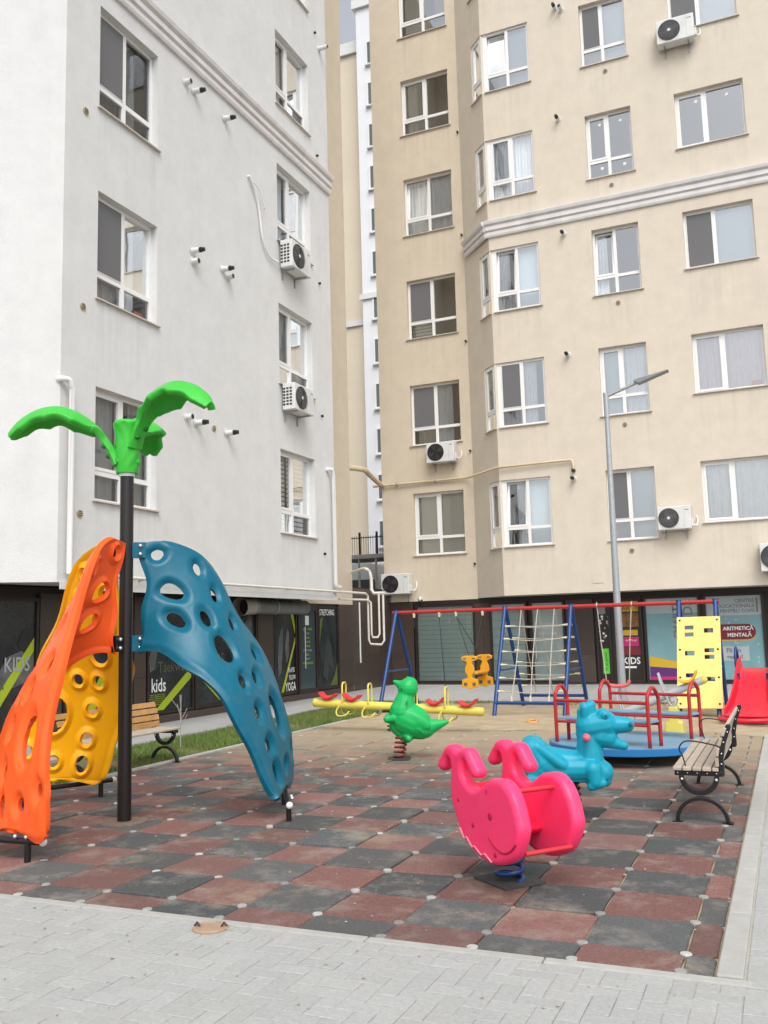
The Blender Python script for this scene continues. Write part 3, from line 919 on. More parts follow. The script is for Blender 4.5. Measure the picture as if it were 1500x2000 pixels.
flat(p, [(15.3, 1.3), (15.36, 1.9), (15.5, 1.95), (15.42, 1.7)], mat('dim_lime', (.12, .16, .02), .5), xf)
flat(p, [(15.85, .26), (16.25, .26), (16.25, .8), (16.1, .5)], mat('dim_lime2', (.10, .13, .03), .5), xf)
cladding(wbld, 'granite_panel', 16.36, 17.2, .18, 2.28, 3, X=XS)

# ---------- retaining wall in the corner, terrace above, van and landing behind
rw = thing('granite_retaining_wall', 'brown granite clad wall in the corner between both buildings', 'wall')
MB().box((-10.3, 17.2, 0), (XS - .06, 19.72, 2.75)).box((-10.3, 19.78, 0), (-9.26, 20.2, 2.75)).build('core', DARKFRAME, rw)
cladding(rw, 'granite_panel', 17.21, 19.71, .04, 2.72, 3, X=XS, cols=3)
cladding(rw, 'granite_panel', XS, -9.24, .04, 2.37, 3, Y=19.72)
MB().tube([(XS + .03, 17.55, .75), (XS + .03, 17.55, 2.35)], .022, 8).build('conduit', PVC, rw)
TERR = sheet('upper_terrace', -60, -10.1, 17.3, 120, 2.2, ASPHALT); tag(TERR, kind='structure')

# ---------- beige building (right)
bb = thing('beige_apartment_building', 'beige apartment block with angular bay and shops at ground level', 'building')
YF, YR = 18.6, 19.7
XB, XI, XL, XR = -6.2, -7.28, -10.1, 9.0
PF = lambda u, z, c: Vector((u, YF - c, z))
PR = lambda u, z, c: Vector((u, YR - c, z))
BU = Vector((XB - XI, YF - YR, 0)); BL = BU.length; BU.normalize(); BN = Vector((BU.y, -BU.x, 0))
PB = lambda u, z, c: Vector((XI, YR, z)) + BU * u + BN * c
opF, opR, opB = [], [], []
cx0, cx1 = -5.98, -4.83
for k in range(6):
    z = PITCHZ * k
    opF += [(XB, cx1, 3.68 + z, 5.46 + z), (-3.40, -2.20, 3.67 + z, 5.47 + z), (-1.10, .56, 3.97 + z, 5.48 + z), (2.2, 3.9, 3.97 + z, 5.48 + z), (5.2, 6.4, 3.67 + z, 5.47 + z)]
    opR.append((-9.12, -7.58, 3.69 + z, 5.49 + z))
    opB.append((BL - .60, BL, 3.68 + z, 5.46 + z))
wall(bb, 'front_wall', PF, XB, XR, 2.40, ZT, opF, BEIGE_WALL)
wall(bb, 'recessed_wall', PR, XL, XI, 2.38, ZT, opR, TAN_WALL)
wall(bb, 'bay_wall', PB, 0, BL, 2.40, ZT, opB, BEIGE_WALL)
e = MB().add([(XL, YR, 0), (XL, YR, ZT), (XL, 34, ZT), (XL, 34, 0)], [(0, 1, 2, 3)])
e.add([(XR, YF, 0), (XR, YF, ZT), (XR, 34, ZT), (XR, 34, 0)], [(0, 1, 2, 3)]).add([(XL, 34, 0), (XR, 34, 0), (XR, 34, ZT), (XL, 34, ZT)], [(0, 1, 2, 3)])
e.build('end_wall', TAN_WALL, bb)
MB().add([(XL, YR, ZT), (XI, YR, ZT), (XB, YF, ZT), (XR, YF, ZT), (XR, 34, ZT), (XL, 34, ZT)], [tuple(range(6))]).build('roof', CEMENT, bb)
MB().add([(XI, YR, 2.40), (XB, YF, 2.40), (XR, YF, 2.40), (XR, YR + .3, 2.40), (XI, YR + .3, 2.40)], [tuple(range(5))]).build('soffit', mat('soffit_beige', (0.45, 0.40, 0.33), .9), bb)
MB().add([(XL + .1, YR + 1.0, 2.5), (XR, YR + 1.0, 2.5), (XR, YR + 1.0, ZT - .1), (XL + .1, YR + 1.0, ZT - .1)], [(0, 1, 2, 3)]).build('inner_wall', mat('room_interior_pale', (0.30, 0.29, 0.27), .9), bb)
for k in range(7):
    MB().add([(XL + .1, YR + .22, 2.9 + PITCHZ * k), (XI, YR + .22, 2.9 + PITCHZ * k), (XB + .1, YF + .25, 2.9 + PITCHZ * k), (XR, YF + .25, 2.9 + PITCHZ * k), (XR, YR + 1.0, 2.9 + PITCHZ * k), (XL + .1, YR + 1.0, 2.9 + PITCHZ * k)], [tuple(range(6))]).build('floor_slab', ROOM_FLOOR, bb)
fR = [('cream', 'cream'), ('dark', 'half_white'), ('slat', 'open'), ('white', 'white'), ('half_grey', 'open'), ('open', 'half_grey')]
fC = [('half_white', 'pale'), ('grey', 'half_white'), ('half_white', 'pale'), ('white', 'white'), ('half_grey', 'pale'), ('white', 'open')]
fD = [('grey', 'pale'), ('pale', 'white'), ('half_white', 'open'), ('open', 'open'), ('grey', 'pale'), ('open', 'open')]
fE = [('white', 'white'), ('pink', 'pink'), ('cream', 'pale'), ('open', 'open'), ('grey', 'pale'), ('white', 'open')]
for k in range(6):
    z = PITCHZ * k
    window(bb, PR, -9.12, -7.58, 3.69 + z, 5.49 + z, seed=40 + k, mull=.5, trans=.28, fill=fR[k], screen=k in (1, 2), tilt=k == 3)
    # bay: front light pair and the narrow side light share the corner post
    window(bb, PF, XB + .12, cx1, 3.68 + z, 5.46 + z, seed=50 + k, mull=.5, trans=.27, fill=fC[k], tilt=k in (0, 2, 4), screen=k == 1, set_=.06)
    window(bb, PB, BL - .60, BL - .05, 3.68 + z, 5.46 + z, seed=60 + k, mull=None, trans=.27, fill=(('half_grey',), ('open',), ('half_white',))[k % 3], set_=.03)
    cp = MB()
    q = [PF(XB + .12, 0, -.06), PF(XB + .06, 0, -.05), PB(BL - .06, 0, -.06), PB(BL - .06, 0, -.14), PF(XB + .12, 0, -.14)]
    cp.prism([(i, 0) for i in range(5)], lambda i, _: q[int(i)] + Vector((0, 0, 3.68 + z)), (0, 0, 1.78)).build('corner_post', PVC, bb)
    window(bb, PF, -3.40, -2.20, 3.67 + z, 5.47 + z, seed=70 + k, mull=.47, trans=.28, fill=fD[k], screen=k in (0, 4), tilt=k == 2, sticker=k == 3)
    window(bb, PF, -1.10, .56, 3.97 + z, 5.48 + z, seed=80 + k, mull=.44, trans=None, fill=fE[k], screen=k in (2, 4), sticker=k == 3, extra='pink' if k == 1 else None)
    window(bb, PF, 2.2, 3.9, 3.97 + z, 5.48 + z, seed=90 + k, mull=.44, trans=None, fill=('white',))
    window(bb, PF, 5.2, 6.4, 3.67 + z, 5.47 + z, seed=95 + k, mull=.47, trans=.28, fill=('white',))
cornice(bb, [((XI + .1, YR - .1, 0), (XB - .055, YF + .055 - .07, 0), tuple(BN)), ((XB - .07, YF, 0), (XR, YF, 0), (0, -1, 0))], 12.24)
for k, (x, z) in enumerate(((-4.20, 5.33), (-4.18, 8.62), (-4.12, 11.94), (-4.10, 15.20), (-4.02, 18.45))):
    flue(bb, (x, YF, z), (-.1, -1, 0), L=.14)
flue(bb, (-3.86, YF, 18.36), (-.1, -1, 0), L=.2, cap=False)
for k in range(5):
    vent(bb, (-2.86 + .02 * k, YF, 3.36 + PITCHZ * k + .03), (0, -1, 0))
    pipe_dark(bb, (XI - .04, YR - .03, 3.36 + PITCHZ * k), (0, -1, 0))
MB().box((-3.6 - .28, YF - .012, 2.62), (-3.6 + .0, YF + .01, 2.9)).build('junction_plate', BEIGE_WALL, bb)

# --- ground-floor shops of the beige building (plane Y = YS)
YS = 19.72
MB().box((-9.22, YS + .1, 0), (XR, YS + .5, 2.40)).build('shop_wall', DARKFRAME, bb)
MB().box((-9.22, YS - .01, 0), (XR, YS + .1, .07)).build('plinth', GRANITE, bb)
MB().box((-9.22, YS - .005, 2.27), (XR, YS + .1, 2.399)).build('shop_header', DARKFRAME, bb)
def shop_bay(x0, x1, z0=.08, z1=2.26, fill=None, mull=()):
    fr = MB(); y = YS + .02
    for a, b, c, d in [(x0, x0 + .06, z0, z1), (x1 - .06, x1, z0, z1), (x0 + .06, x1 - .06, z0, z0 + .06), (x0 + .06, x1 - .06, z1 - .06, z1)] + [(m - .03, m + .03, z0 + .06, z1 - .06) for m in mull]:
        fr.box((a, y - .03, c), (b, y + .07, d))
    p = fr.build('shop_window', DARKFRAME, bb)
    return p, y
GLASSY = mat('frosted_blind', (0.50, 0.60, 0.575), 0.6)
def blind(p, x0, x1, z0, z1, y, step=.13, m=GLASSY):
    z = z1
    q = MB()
    while z > z0:
        q.add([(x0, y, z), (x1, y, z), (x1, y + .02, max(z - step + .006, z0)), (x0, y + .02, max(z - step + .006, z0))], [(0, 1, 2, 3)])
        z -= step
    q.build('roller_shutter', m, p)
def pane(p, x0, x1, z0, z1, y):
    MB().add([(x0, y, z0), (x1, y, z0), (x1, y, z1), (x0, y, z1)], [(0, 1, 2, 3)]).build('pane', SHOPGLASS, p)
p, y = shop_bay(-9.20, -7.40)
blind(p, -9.14, -7.46, .14, 2.2, y + .05); pane(p, -9.14, -7.46, .14, 2.2, y)
cladding(bb, 'granite_panel', -7.40, -6.99, .08, 2.26, 3, Y=YS)
p, y = shop_bay(-6.99, -5.92)
blind(p, -6.93, -5.98, .14, 2.2, y + .05, .22); pane(p, -6.93, -5.98, .14, 2.2, y)
p, y = shop_bay(-5.84, -4.89)
MB().box((-5.78, y + .05, .14), (-4.95, y + .06, 2.2)).build('roller_blind', mat('door_blind', (0.58, 0.63, 0.62), .6), p)
pane(p, -5.78, -4.95, .14, 2.2, y)
TXTW = mat('frost_print', (0.62, 0.64, 0.63), .6)
for i, (t, s) in enumerate((('ORAR', .10), ('DE LUCRU', .06), ('8.00 - 21.00', .10))):
    lettering(t, p, lambda a, b, i=i: Vector((-5.36 + a, y - .008, 1.62 - i * .12 + b)), s, TXTW, bold=.015)
MB().tube([(-5.70, y - .06, .7), (-5.70, y - .06, 1.5)], .014, 8).build('door_handle', CHROME, p)
cladding(bb, 'granite_panel', -4.86, -4.13, .08, 2.26, 3, Y=YS, cols=1)
# dark shop front with small posters
p, y = shop_bay(-4.08, -2.88, mull=(-3.72, -3.52))
MB().box((-4.02, y + .04, .14), (-2.94, y + .05, 2.2)).build('backing', DARKFRAME, p)
def flatY(p, pts, m, y, name='printed_shape'):
    MB().prism(pts, lambda a, b: Vector((a, y, b)), (0, -.0025, 0)).build(name, m, p)
def rectY(p, a, b, c, d, m, y, name='printed_shape'):
    flatY(p, [(a, c), (b, c), (b, d), (a, d)], m, y, name)
yf = y + .038
YEL = mat('yellow_print', (0.62, 0.40, 0.02), .6); MAG = mat('magenta_print', (0.55, 0.02, 0.16), .6); GRN = mat('green_print', (0.12, 0.62, 0.05), .6)
MAR = mat('maroon_print', (0.19, 0.012, 0.03), .6); TEAL = mat('teal_print', (0.19, 0.36, 0.39), .35, noise=(1.2, .14)); PUR = mat('purple_print', (0.10, 0.02, 0.16), .6)
ORG = mat('orange_photo_print', (0.25, 0.11, 0.03), .6, noise=(9, .6))
rectY(p, -3.48, -2.98, 1.9, 2.16, YEL, yf); rectY(p, -3.48, -2.98, 1.5, 1.86, ORG, yf, 'photo_print')
lettering('PARTY', p, lambda a, b: Vector((-3.23 + a, yf - .006, 1.98 + b)), .17, mat('party_print', (.30, .07, .02), .5), bold=.02)
rectY(p, -3.42, -3.02, 1.28, 1.42, YEL, yf); rectY(p, -3.40, -3.0, 1.0, 1.24, MAG, yf); rectY(p, -3.48, -2.96, .78, .98, MAR, yf)
lettering('de la 3 ani', p, lambda a, b: Vector((-3.2 + a, yf - .006, 1.15 + b)), .07, WHITE_PAINT)
lettering('KIDS', p, lambda a, b: Vector((-3.22 + a, yf - .006, .62 + b)), .24, WHITE_PAINT, bold=.02, sx=.9)
rectY(p, -3.46, -3.1, .44, .49, WHITE_PAINT, yf)
rectY(p, -3.95, -3.78, .3, .95, GRN, yf)
lettering('Fii un geniu!', p, lambda a, b: Vector((-3.865 + a, yf - .006, .62 + b)), .10, BLACK, rot=PI / 2)
rectY(p, -4.0, -3.82, 1.85, 2.12, mat('grey_notice', (.28, .29, .3), .6), yf, 'paper_notice')
sn = random.Random(2)
for i in range(16):
    cx_, cz_ = sn.uniform(-4.0, -3.76), sn.uniform(1.05, 1.8); r_ = sn.uniform(.012, .04)
    flatY(p, [(cx_ + r_ * math.cos(t * PI / 3), cz_ + r_ * math.sin(t * PI / 3)) for t in range(6)], WHITE_PAINT, yf, 'snowflake_print')
# two wide teal poster windows
p, y = shop_bay(-2.84, -1.44)
yf = y + .02
MB().box((-2.78, y + .02, .14), (-1.50, y + .03, 2.2)).build('poster', TEAL, p)
rectY(p, -2.78, -1.50, 1.82, 2.2, mat('grey_blue_print', (.40, .47, .49), .5), yf - .001)
flatY(p, [(-2.76, .48), (-2.76, .74), (-1.52, .48), (-1.52, .38)], YEL, yf - .002); flatY(p, [(-2.76, .22), (-2.76, .48), (-1.52, .38), (-1.52, .22)], PUR, yf - .002); rectY(p, -2.76, -1.52, .14, .22, MAG, yf - .002)
lettering('SMARTY', p, lambda a, b: Vector((-2.02 + a, yf - .006, 2.15 + b)), .26, mat('slate_print', (.15, .16, .17), .5), bold=.02, rot=PI / 2, align='RIGHT')
lettering('KIDS', p, lambda a, b: Vector((-1.74 + a, yf - .006, 2.15 + b)), .34, mat('slate_print2', (.19, .20, .21), .5), bold=.02, rot=PI / 2, align='RIGHT')
p, y = shop_bay(-1.36, .05)
yf = y + .02
MB().box((-1.30, y + .02, .14), (-.01, y + .03, 2.2)).build('poster', TEAL, p)
rectY(p, -1.30, -.01, 1.72, 2.2, mat('grey_blue_print', (.40, .47, .49), .5), yf - .001)
SL = mat('slate_print2', (.17, .18, .19), .5)
for i, t in enumerate(('CENTRE', 'EDUCAȚIONALE', 'PENTRU COPII')):
    lettering(t, p, lambda a, b, i=i: Vector((-.16 + a, yf - .006, 2.07 - i * .125 + b)), .125, SL, bold=.025, align='RIGHT')
rectY(p, -.13, -.08, 1.78, 2.14, SL, yf - .003)
rr_ = [(-1.2, 1.12), (-.36, 1.12)] + [(-.36 + .19 * math.sin(t * PI / 8), 1.31 - .19 * math.cos(t * PI / 8)) for t in range(1, 8)] + [(-.36, 1.5), (-1.2, 1.5)]
flatY(p, [(a, b - .03) for a, b in rr_], YEL, yf - .003); flatY(p, rr_, MAR, yf - .007)
lettering('ARITMETICĂ', p, lambda a, b: Vector((-.58 + a, yf - .012, 1.39 + b)), .125, WHITE_PAINT, bold=.025)
lettering('MENTALĂ', p, lambda a, b: Vector((-.56 + a, yf - .012, 1.23 + b)), .125, WHITE_PAINT, bold=.025)
rectY(p, -1.05, -.36, .60, .95, mat('pale_print', (.42, .47, .48), .5), yf - .003)
lettering('Fii un', p, lambda a, b: Vector((-.72 + a, yf - .009, .85 + b)), .16, SL, bold=.03)
lettering('geniu!', p, lambda a, b: Vector((-.70 + a, yf - .009, .69 + b)), .16, SL, bold=.03)
for i in range(14):
    cx_, cz_ = sn.uniform(-1.2, -.05), sn.uniform(.3, 1.7); r_ = sn.uniform(.012, .028)
    flatY(p, [(cx_ + r_ * math.cos(t * PI / 4), cz_ + r_ * math.sin(t * PI / 4)) for t in range(8)], mat('pale_print', (.42, .47, .48), .5), yf - .002, 'bubble_print')
for a, b in ((.15, 1.6), (1.7, 3.2), (3.3, 4.8), (4.9, 6.4), (6.5, 8.0)):
    p, y = shop_bay(a, b)
    MB().box((a + .06, y + .02, .14), (b - .06, y + .03, 2.2)).build('poster', TEAL, p)

# ---------- distant tower between the two blocks
dt = thing('distant_apartment_tower', 'tall cream and white apartment tower far behind, seen through the gap', 'building')
CREAM = mat('cream_stucco', (0.66, 0.58, 0.45), .9, noise=(.4, .04)); WH2 = mat('bright_white_stucco', (0.74, 0.75, 0.77), .9, noise=(.4, .03))
MB().box((-34, 45, 0), (-21.62, 60, 38.4)).build('cream_wing', CREAM, dt)
MB().box((-34.2, 44.8, 38.41), (-21.63, 60, 39.2)).build('parapet', mat('parapet_white', (.7, .7, .69), .8), dt)
MB().box((-21.6, 44, 0), (-12, 60, 40.6)).build('white_wing', WH2, dt)
MB().box((-21.8, 43.8, 40.61), (-12, 60, 41.2)).build('parapet', mat('parapet_white', (.7, .7, .69), .8), dt)
for zz in (20.3,):
    MB().box((-34, 44.86, zz), (-21.66, 44.995, zz + .35)).build('cornice', CORNICE, dt)
    MB().box((-21.75, 43.86, zz + 1.2), (-12, 43.995, zz + 1.55)).build('cornice', CORNICE, dt)
for k in range(12):
    z = 6.4 + k * 2.75
    q = MB()
    for a, b, c, d in ((-20.95, -20.85, z, z + 1.6), (-19.5, -19.4, z, z + 1.6), (-20.85, -19.5, z, z + .1), (-20.85, -19.5, z + 1.5, z + 1.6), (-20.2, -20.1, z + .1, z + 1.5)):
        q.box((a, 43.93, c), (b, 43.998, d))
    wv = q.build('window', PVC, dt)
    MB().box((-20.85, 43.97, z + .1), (-19.5, 43.996, z + 1.5)).build('pane', mat('far_glass', (.10, .12, .13), .1), wv)
    MB().box((-21.0, 43.8, z - .08), (-19.35, 43.998, z)).build('sill', CORNICE, wv)

ld = thing('stair_landing', 'small raised landing with dark metal railing beyond the gap', 'landing')
MB().box((-13.6, 23.4, 4.02), (-11.6, 25.2, 4.16)).build('platform', CEMENT, ld)
for x in (-12.68, -12.05):
    MB().tube([(x, 23.5, 2.2), (x, 23.5, 4.02)], .04, 8).build('post', STEEL, ld)
for x in (-13.5, -12.62, -11.98, -11.7):
    MB().box((x - .03, 23.43, 4.16), (x + .03, 23.49, 4.92)).build('rail_post', BLACK, ld)
MB().box((-13.58, 23.44, 4.72), (-11.62, 23.48, 4.75)).build('handrail', BLACK, ld)
for i in range(22):
    x = -13.5 + i * .086
    MB().tube([(x, 23.46, 4.17), (x, 23.46, 4.80)], .008, 5).build('baluster', BLACK, ld)

vn = thing('parked_van', 'white and dark green van parked on the terrace beyond the gap', 'van', (-13.7, 25.6, 2.02))
VW = mat('van_white', (.66, .67, .68), .3); VG = mat('van_green', (.012, .05, .055), .25)
MB().prism([(-1.5, .35), (.95, .35), (1.0, .9), (.82, 1.25), (.62, 1.98), (.5, 2.05), (-1.5, 2.05)], lambda a, b: Vector((a, 0, b)), (0, 4.6, 0)).build('body', VW, vn, bevel=.04)
MB().prism([(-.55, .98), (.76, .98), (.64, 1.42), (-.55, 1.42)], lambda a, b: Vector((a, -.012, b)), (0, .01, 0)).build('rear_window', mat('van_glass', (.015, .02, .022), .08), vn)
MB().prism([(-1.48, .42), (.93, .42), (.96, .92), (-1.48, .92)], lambda a, b: Vector((a, -.012, b)), (0, .01, 0)).build('tailgate', VG, vn)
MB().box((-1.5, -.1, .3), (.96, -.013, .45)).build('bumper', mat('bumper_grey', (.2, .2, .2), .5), vn, bevel=.02)
for sx in (-1.2, .75):
    MB().lathe([(.33, -.1), (.33, .1)], 20, (sx, .7, .33), Matrix.Rotation(PI / 2, 4, 'Y')).build('wheel', BLACK, vn)
# ------------------------------------------------------------------ air conditioners
ACW = mat('ac_casing', (0.66, 0.665, 0.65), 0.45, noise=(12, .05), dirt=((.45, .43, .38), 2.5, .4))
ACD = mat('ac_fan_dark', (0.018, 0.018, 0.02), 0.5)
ACG = mat('ac_grille_grey', (0.16, 0.165, 0.17), 0.5)
def air_con(label, loc, rz, w=.80, h=.56, d=.30, grille='ring', dark=False, scale=1.0):
    """local: x along the wall, -y outwards, z up; origin at the bottom middle of the wall side"""
    t = thing('air_conditioner', label, 'air conditioner', loc, rz, 'outdoor air conditioner units')
    t.scale = (scale,) * 3
    MB().box((-w / 2, -d - .05, 0), (w / 2, -.05, h)).build('casing', ACW, t, bevel=.018, seg=3)
    fx, fz, R = -w * .16, h * .5, h * .43
    yf = -d - .052
    rot = Matrix.Rotation(PI / 2, 4, 'X')
    MB().lathe([(R, -.004), (R, .004)], 28, (fx, yf, fz), rot).build('fan_opening', ACD, t)
    fan = MB()
    for k in range(4):
        a = k * PI / 2 + .3
        p = [(R * .15 * math.cos(a), R * .15 * math.sin(a)), (R * .85 * math.cos(a - .3), R * .85 * math.sin(a - .3)), (R * .9 * math.cos(a + .35), R * .9 * math.sin(a + .35)), (R * .3 * math.cos(a + .6), R * .3 * math.sin(a + .6))]
        fan.prism(p, lambda x, z: Vector((fx + x, yf - .010, fz + z)), (0, -.004, 0))
    fan.build('fan', mat('fan_blade', (.05, .05, .052), .4), t)
    g_ = MB()
    for k in range(1, 8):
        rr = R * k / 7.2
        g_.tube([(fx + rr * math.cos(a * PI / 14), yf - .022, fz + rr * math.sin(a * PI / 14)) for a in range(28)], .0035, 5, closed=True)
    for k in range(8 if grille == 'ring' else 36):
        a = k * 2 * PI / (8 if grille == 'ring' else 36)
        g_.tube([(fx + R * .12 * math.cos(a), yf - .022, fz + R * .12 * math.sin(a)), (fx + R * math.cos(a), yf - .018, fz + R * math.sin(a))], .0035, 4)
    g_.build('fan_grille', ACD if dark else ACG, t)
    MB().lathe([(R * .14, 0), (R * .14, .012)], 16, (fx, yf - .02, fz), rot).build('grille_hub', ACD if dark else ACW, t)
    MB().box((w * .30, yf + .001, h * .06), (w * .304, yf + .006, h * .94)).build('panel_seam', ACG, t)
    MB().box((w * .33, yf - .001, h * .80), (w * .44, yf + .004, h * .845)).build('logo_badge', mat('badge_grey', (.22, .27, .30), .5), t)
    lv = MB()
    for k in range(6):
        for j in range(3):
            lv.box((-w / 2 - .004, -d + .02 + j * .08, h * .16 + k * h * .12), (-w / 2 + .004, -d + .075 + j * .08, h * .16 + k * h * .12 + h * .07))
    tag(lv.build('side_louvre', ACD, t), kind='stuff')
    for x in (-w * .32, w * .32):
        MB().box((x - .015, -d - .02, -.035), (x + .015, .0, -.005)).box((x - .015, -.03, -.22), (x + .015, 0, -.036)).build('bracket', STEEL, t)
    MB().box((w / 2, -d + .02, h * .1), (w / 2 + .045, -d + .17, h * .42)).build('valve_cover', ACW, t, bevel=.01)
    MB().tube(crom([(w / 2 + .03, -.18, h * .2), (w / 2 + .10, -.15, h * .16), (w / 2 + .13, -.08, h * .35), (w / 2 + .10, .01, h * .6)], 5), .016, 7).build('coolant_pipe', PVC, t)
    return t
air_con('air conditioner under the top right window beside the cornered sill', (-.93, YF, 16.36), 0, w=.92, h=.64, grille='spoke')
air_con('air conditioner between two lowest windows right of the street lamp', (-1.77, YF, 3.82), 0, w=.78, h=.56, grille='spoke')
air_con('air conditioner cut off by the right edge of the picture', (.52, YF, 2.70), 0, w=.86, h=.66, grille='spoke')
air_con('air conditioner below the dark curtained window in the recessed wall', (-8.12, YR, 6.28), 0, w=.84, h=.58, dark=True)
air_con('air conditioner lowest on the recessed wall above the granite wall', (-9.63, YR, 2.60), 0, w=.86, h=.58, dark=True)
air_con('air conditioner with loose white hose on the white wall, upper one', (XW, 12.28, 9.46), PI / 2, w=.86, h=.62)
air_con('air conditioner on the white wall directly above the striped blind window', (XW, 12.30, 6.30), PI / 2, w=.86, h=.58)

hz = thing('hanging_hose', 'loose white hose dangling from the white wall to an air conditioner', 'hose')
MB().tube(crom([(XW, 10.62, 10.98), (XW + .05, 10.66, 10.98), (XW + .05, 10.95, 10.55), (XW + .05, 11.12, 9.85), (XW + .05, 11.4, 9.55), (XW + .06, 11.78, 9.55)], 8), .022, 7).build('hose_run', PVC, hz, smooth=180)
MB().tube(crom([(XW + .03, 10.64, 10.97), (XW + .08, 10.95, 10.85), (XW + .08, 11.18, 10.5)], 6), .014, 7).build('hose_end', PVC, hz, smooth=180)

# ------------------------------------------------------------------ gas pipes, duct, camera
GASP = mat('cream_pipe_paint', (0.62, 0.50, 0.34), 0.45, noise=(6, .06))
GASW = mat('offwhite_pipe_paint', (0.66, 0.63, 0.57), 0.45, noise=(6, .06))
gp = thing('beige_gas_pipe', 'thin beige gas pipe running across the beige facade below the windows', 'pipe')
MB().tube([(-10.35, YR - .08, 5.80), (-7.5, YR - .08, 5.80), (-7.34, YR - .14, 5.80), (XB - .04, YF - .10, 5.80), (-4.28, YF - .08, 5.82)] + [Vector(q) for q in ((-4.22, YF - .08, 5.79), (-4.2, YF - .08, 5.72), (-4.2, YF - .08, 5.56))], .032, 8).build('pipe_run', GASP, gp, smooth=50)
for x in (-9.6, -8.4):
    MB().box((x - .015, YR - .12, 5.76), (x + .015, YR, 5.84)).build('pipe_clip', STEEL, gp)
MB().tube([(-4.2, YF + .02, 5.54), (-4.2, YF - .11, 5.54)], .05, 8).build('pipe_end', BLACK, gp)
gp2 = thing('thick_gas_pipe', 'thick beige pipe bridging the gap between the two buildings', 'pipe')
MB().tube(crom([(XS - .4, 17.1, 6.02), (XS + .05, 17.9, 6.02), (-10.0, 18.6, 5.98), (-10.05, 19.3, 5.86), (-10.1, 19.95, 5.80)], 4), .075, 10).build('pipe_run', GASP, gp2, smooth=60)
gw = thing('white_gas_pipe', 'off white gas pipe along the foot of the white wall with long corner loop', 'pipe')
xg = XW + .09
MB().tube([(xg, 5.6, 2.52), (xg, 14.9, 2.50), (xg, 15.75, 2.50), (xg, 15.9, 2.44), (xg, 15.9, 1.36), (xg + .02, 15.95, 1.26), (xg + .3, 16.0, 1.24), (xg + .36, 16.02, 1.34), (xg + .36, 16.02, 2.48)], .028, 8).build('outer_pipe', GASW, gw, smooth=50)
MB().tube([(xg - .10, 14.5, 2.34), (xg + .03, 15.82, 2.34), (xg + .08, 15.9, 2.28), (xg + .08, 15.9, 1.50), (xg + .10, 15.92, 1.42), (xg + .22, 15.95, 1.42), (xg + .26, 15.98, 1.5), (xg + .26, 15.98, 2.48)], .026, 8).build('inner_pipe', GASW, gw, smooth=50)
MB().tube(crom([(XS + .1, 17.0, 3.12), (xg - .12, 15.98, 3.12), (xg + .02, 15.98, 3.04), (xg + .06, 16.0, 2.85)], 5) + [Vector((xg + .06, 16.0, 2.6))] + [Vector((xg + .12, 16.0, 2.50)), Vector((xg + .42, 16.02, 2.50))], .042, 9).build('riser', GASW, gw, smooth=60)
for y in (7.2, 9.6, 12.0, 14.2):
    MB().box((XW, y - .012, 2.48), (xg + .02, y + .012, 2.505)).build('pipe_clip', STEEL, gw)

du = thing('ventilation_duct', 'round grey metal ventilation duct below the white overhang', 'duct')
DUCT = mat('duct_metal', (0.16, 0.17, 0.165), 0.45, metal=.5, noise=(10, .2))
MB().tube([(-9.5, 11.45, 2.15), (-9.5, 13.7, 2.15)], .16, 20).build('duct_tube', DUCT, du, smooth=40)
MB().tube([(-9.5, 11.0, 2.13), (-9.5, 11.2, 2.14), (-9.5, 11.45, 2.15)], [.19, .17, .165], 20, cap=False).build('flared_mouth', mat('duct_rim', (.34, .32, .29), .5, metal=.3), du, smooth=60)
MB().tube([(-9.5, 11.24, 2.14), (-9.5, 11.25, 2.14)], .155, 20).build('duct_bore', BLACK, du)
for y in (11.5, 12.3):
    MB().tube([(-9.5, y - .02, 2.15), (-9.5, y + .02, 2.15)], .172, 20).build('duct_collar', mat('duct_rim', (.34, .32, .29), .5), du)

scam = thing('security_camera', 'small white dome camera below the lowest air conditioner', 'camera', (-9.0, YR - .02, 2.42))
MB().lathe([(.05, 0), (.05, .06), (.03, .08)], 14).build('base', PVC, scam, smooth=40)
MB().tube([(.0, -.03, 0), (.09, -.12, -.02)], .035, 10).build('housing', PVC, scam, smooth=40)
MB().tube([(.09, -.12, -.02), (.105, -.135, -.022)], .028, 10).build('lens', BLACK, scam)
MB().tube([(-.0, 0, 0), (-.0, .0, -.16)], .012, 6).build('cable', BLACK, scam)

# ------------------------------------------------------------------ street lamp
lp = thing('street_lamp', 'tall galvanised street lamp standing behind the merry-go-round', 'street lamp', (-2.66, 14.72, 0))
LAMPM = mat('lamp_steel', (0.40, 0.43, 0.45), 0.4, metal=.45, noise=(20, .12))
MB().tube([(0, 0, -.05), (0, 0, 2.0), (0.01, 0, 4.2), (.02, 0, 6.1)], [.085, .075, .062, .05], 14).build('pole', LAMPM, lp, smooth=50)
MB().tube([(.02, 0, 5.95), (.02, 0, 6.5)], .058, 12).build('pole_sleeve', LAMPM, lp, smooth=40)
MB().tube([(.02, 0, 6.42), (.72, .02, 6.66)], .034, 10).build('arm', LAMPM, lp, smooth=40)
MB().prism([(.62, 6.66), (.72, 6.60), (1.34, 6.80), (1.34, 6.82), (.95, 6.75), (.66, 6.70)], lambda a, b: Vector((a, -.10, b)), (0, .20, 0)).build('lamp_head', mat('lamp_head_grey', (.22, .24, .25), .5), lp, bevel=.012)
MB().lathe([(.16, 0), (.16, .02), (.1, .03)], 16).build('base_flange', LAMPM, lp)

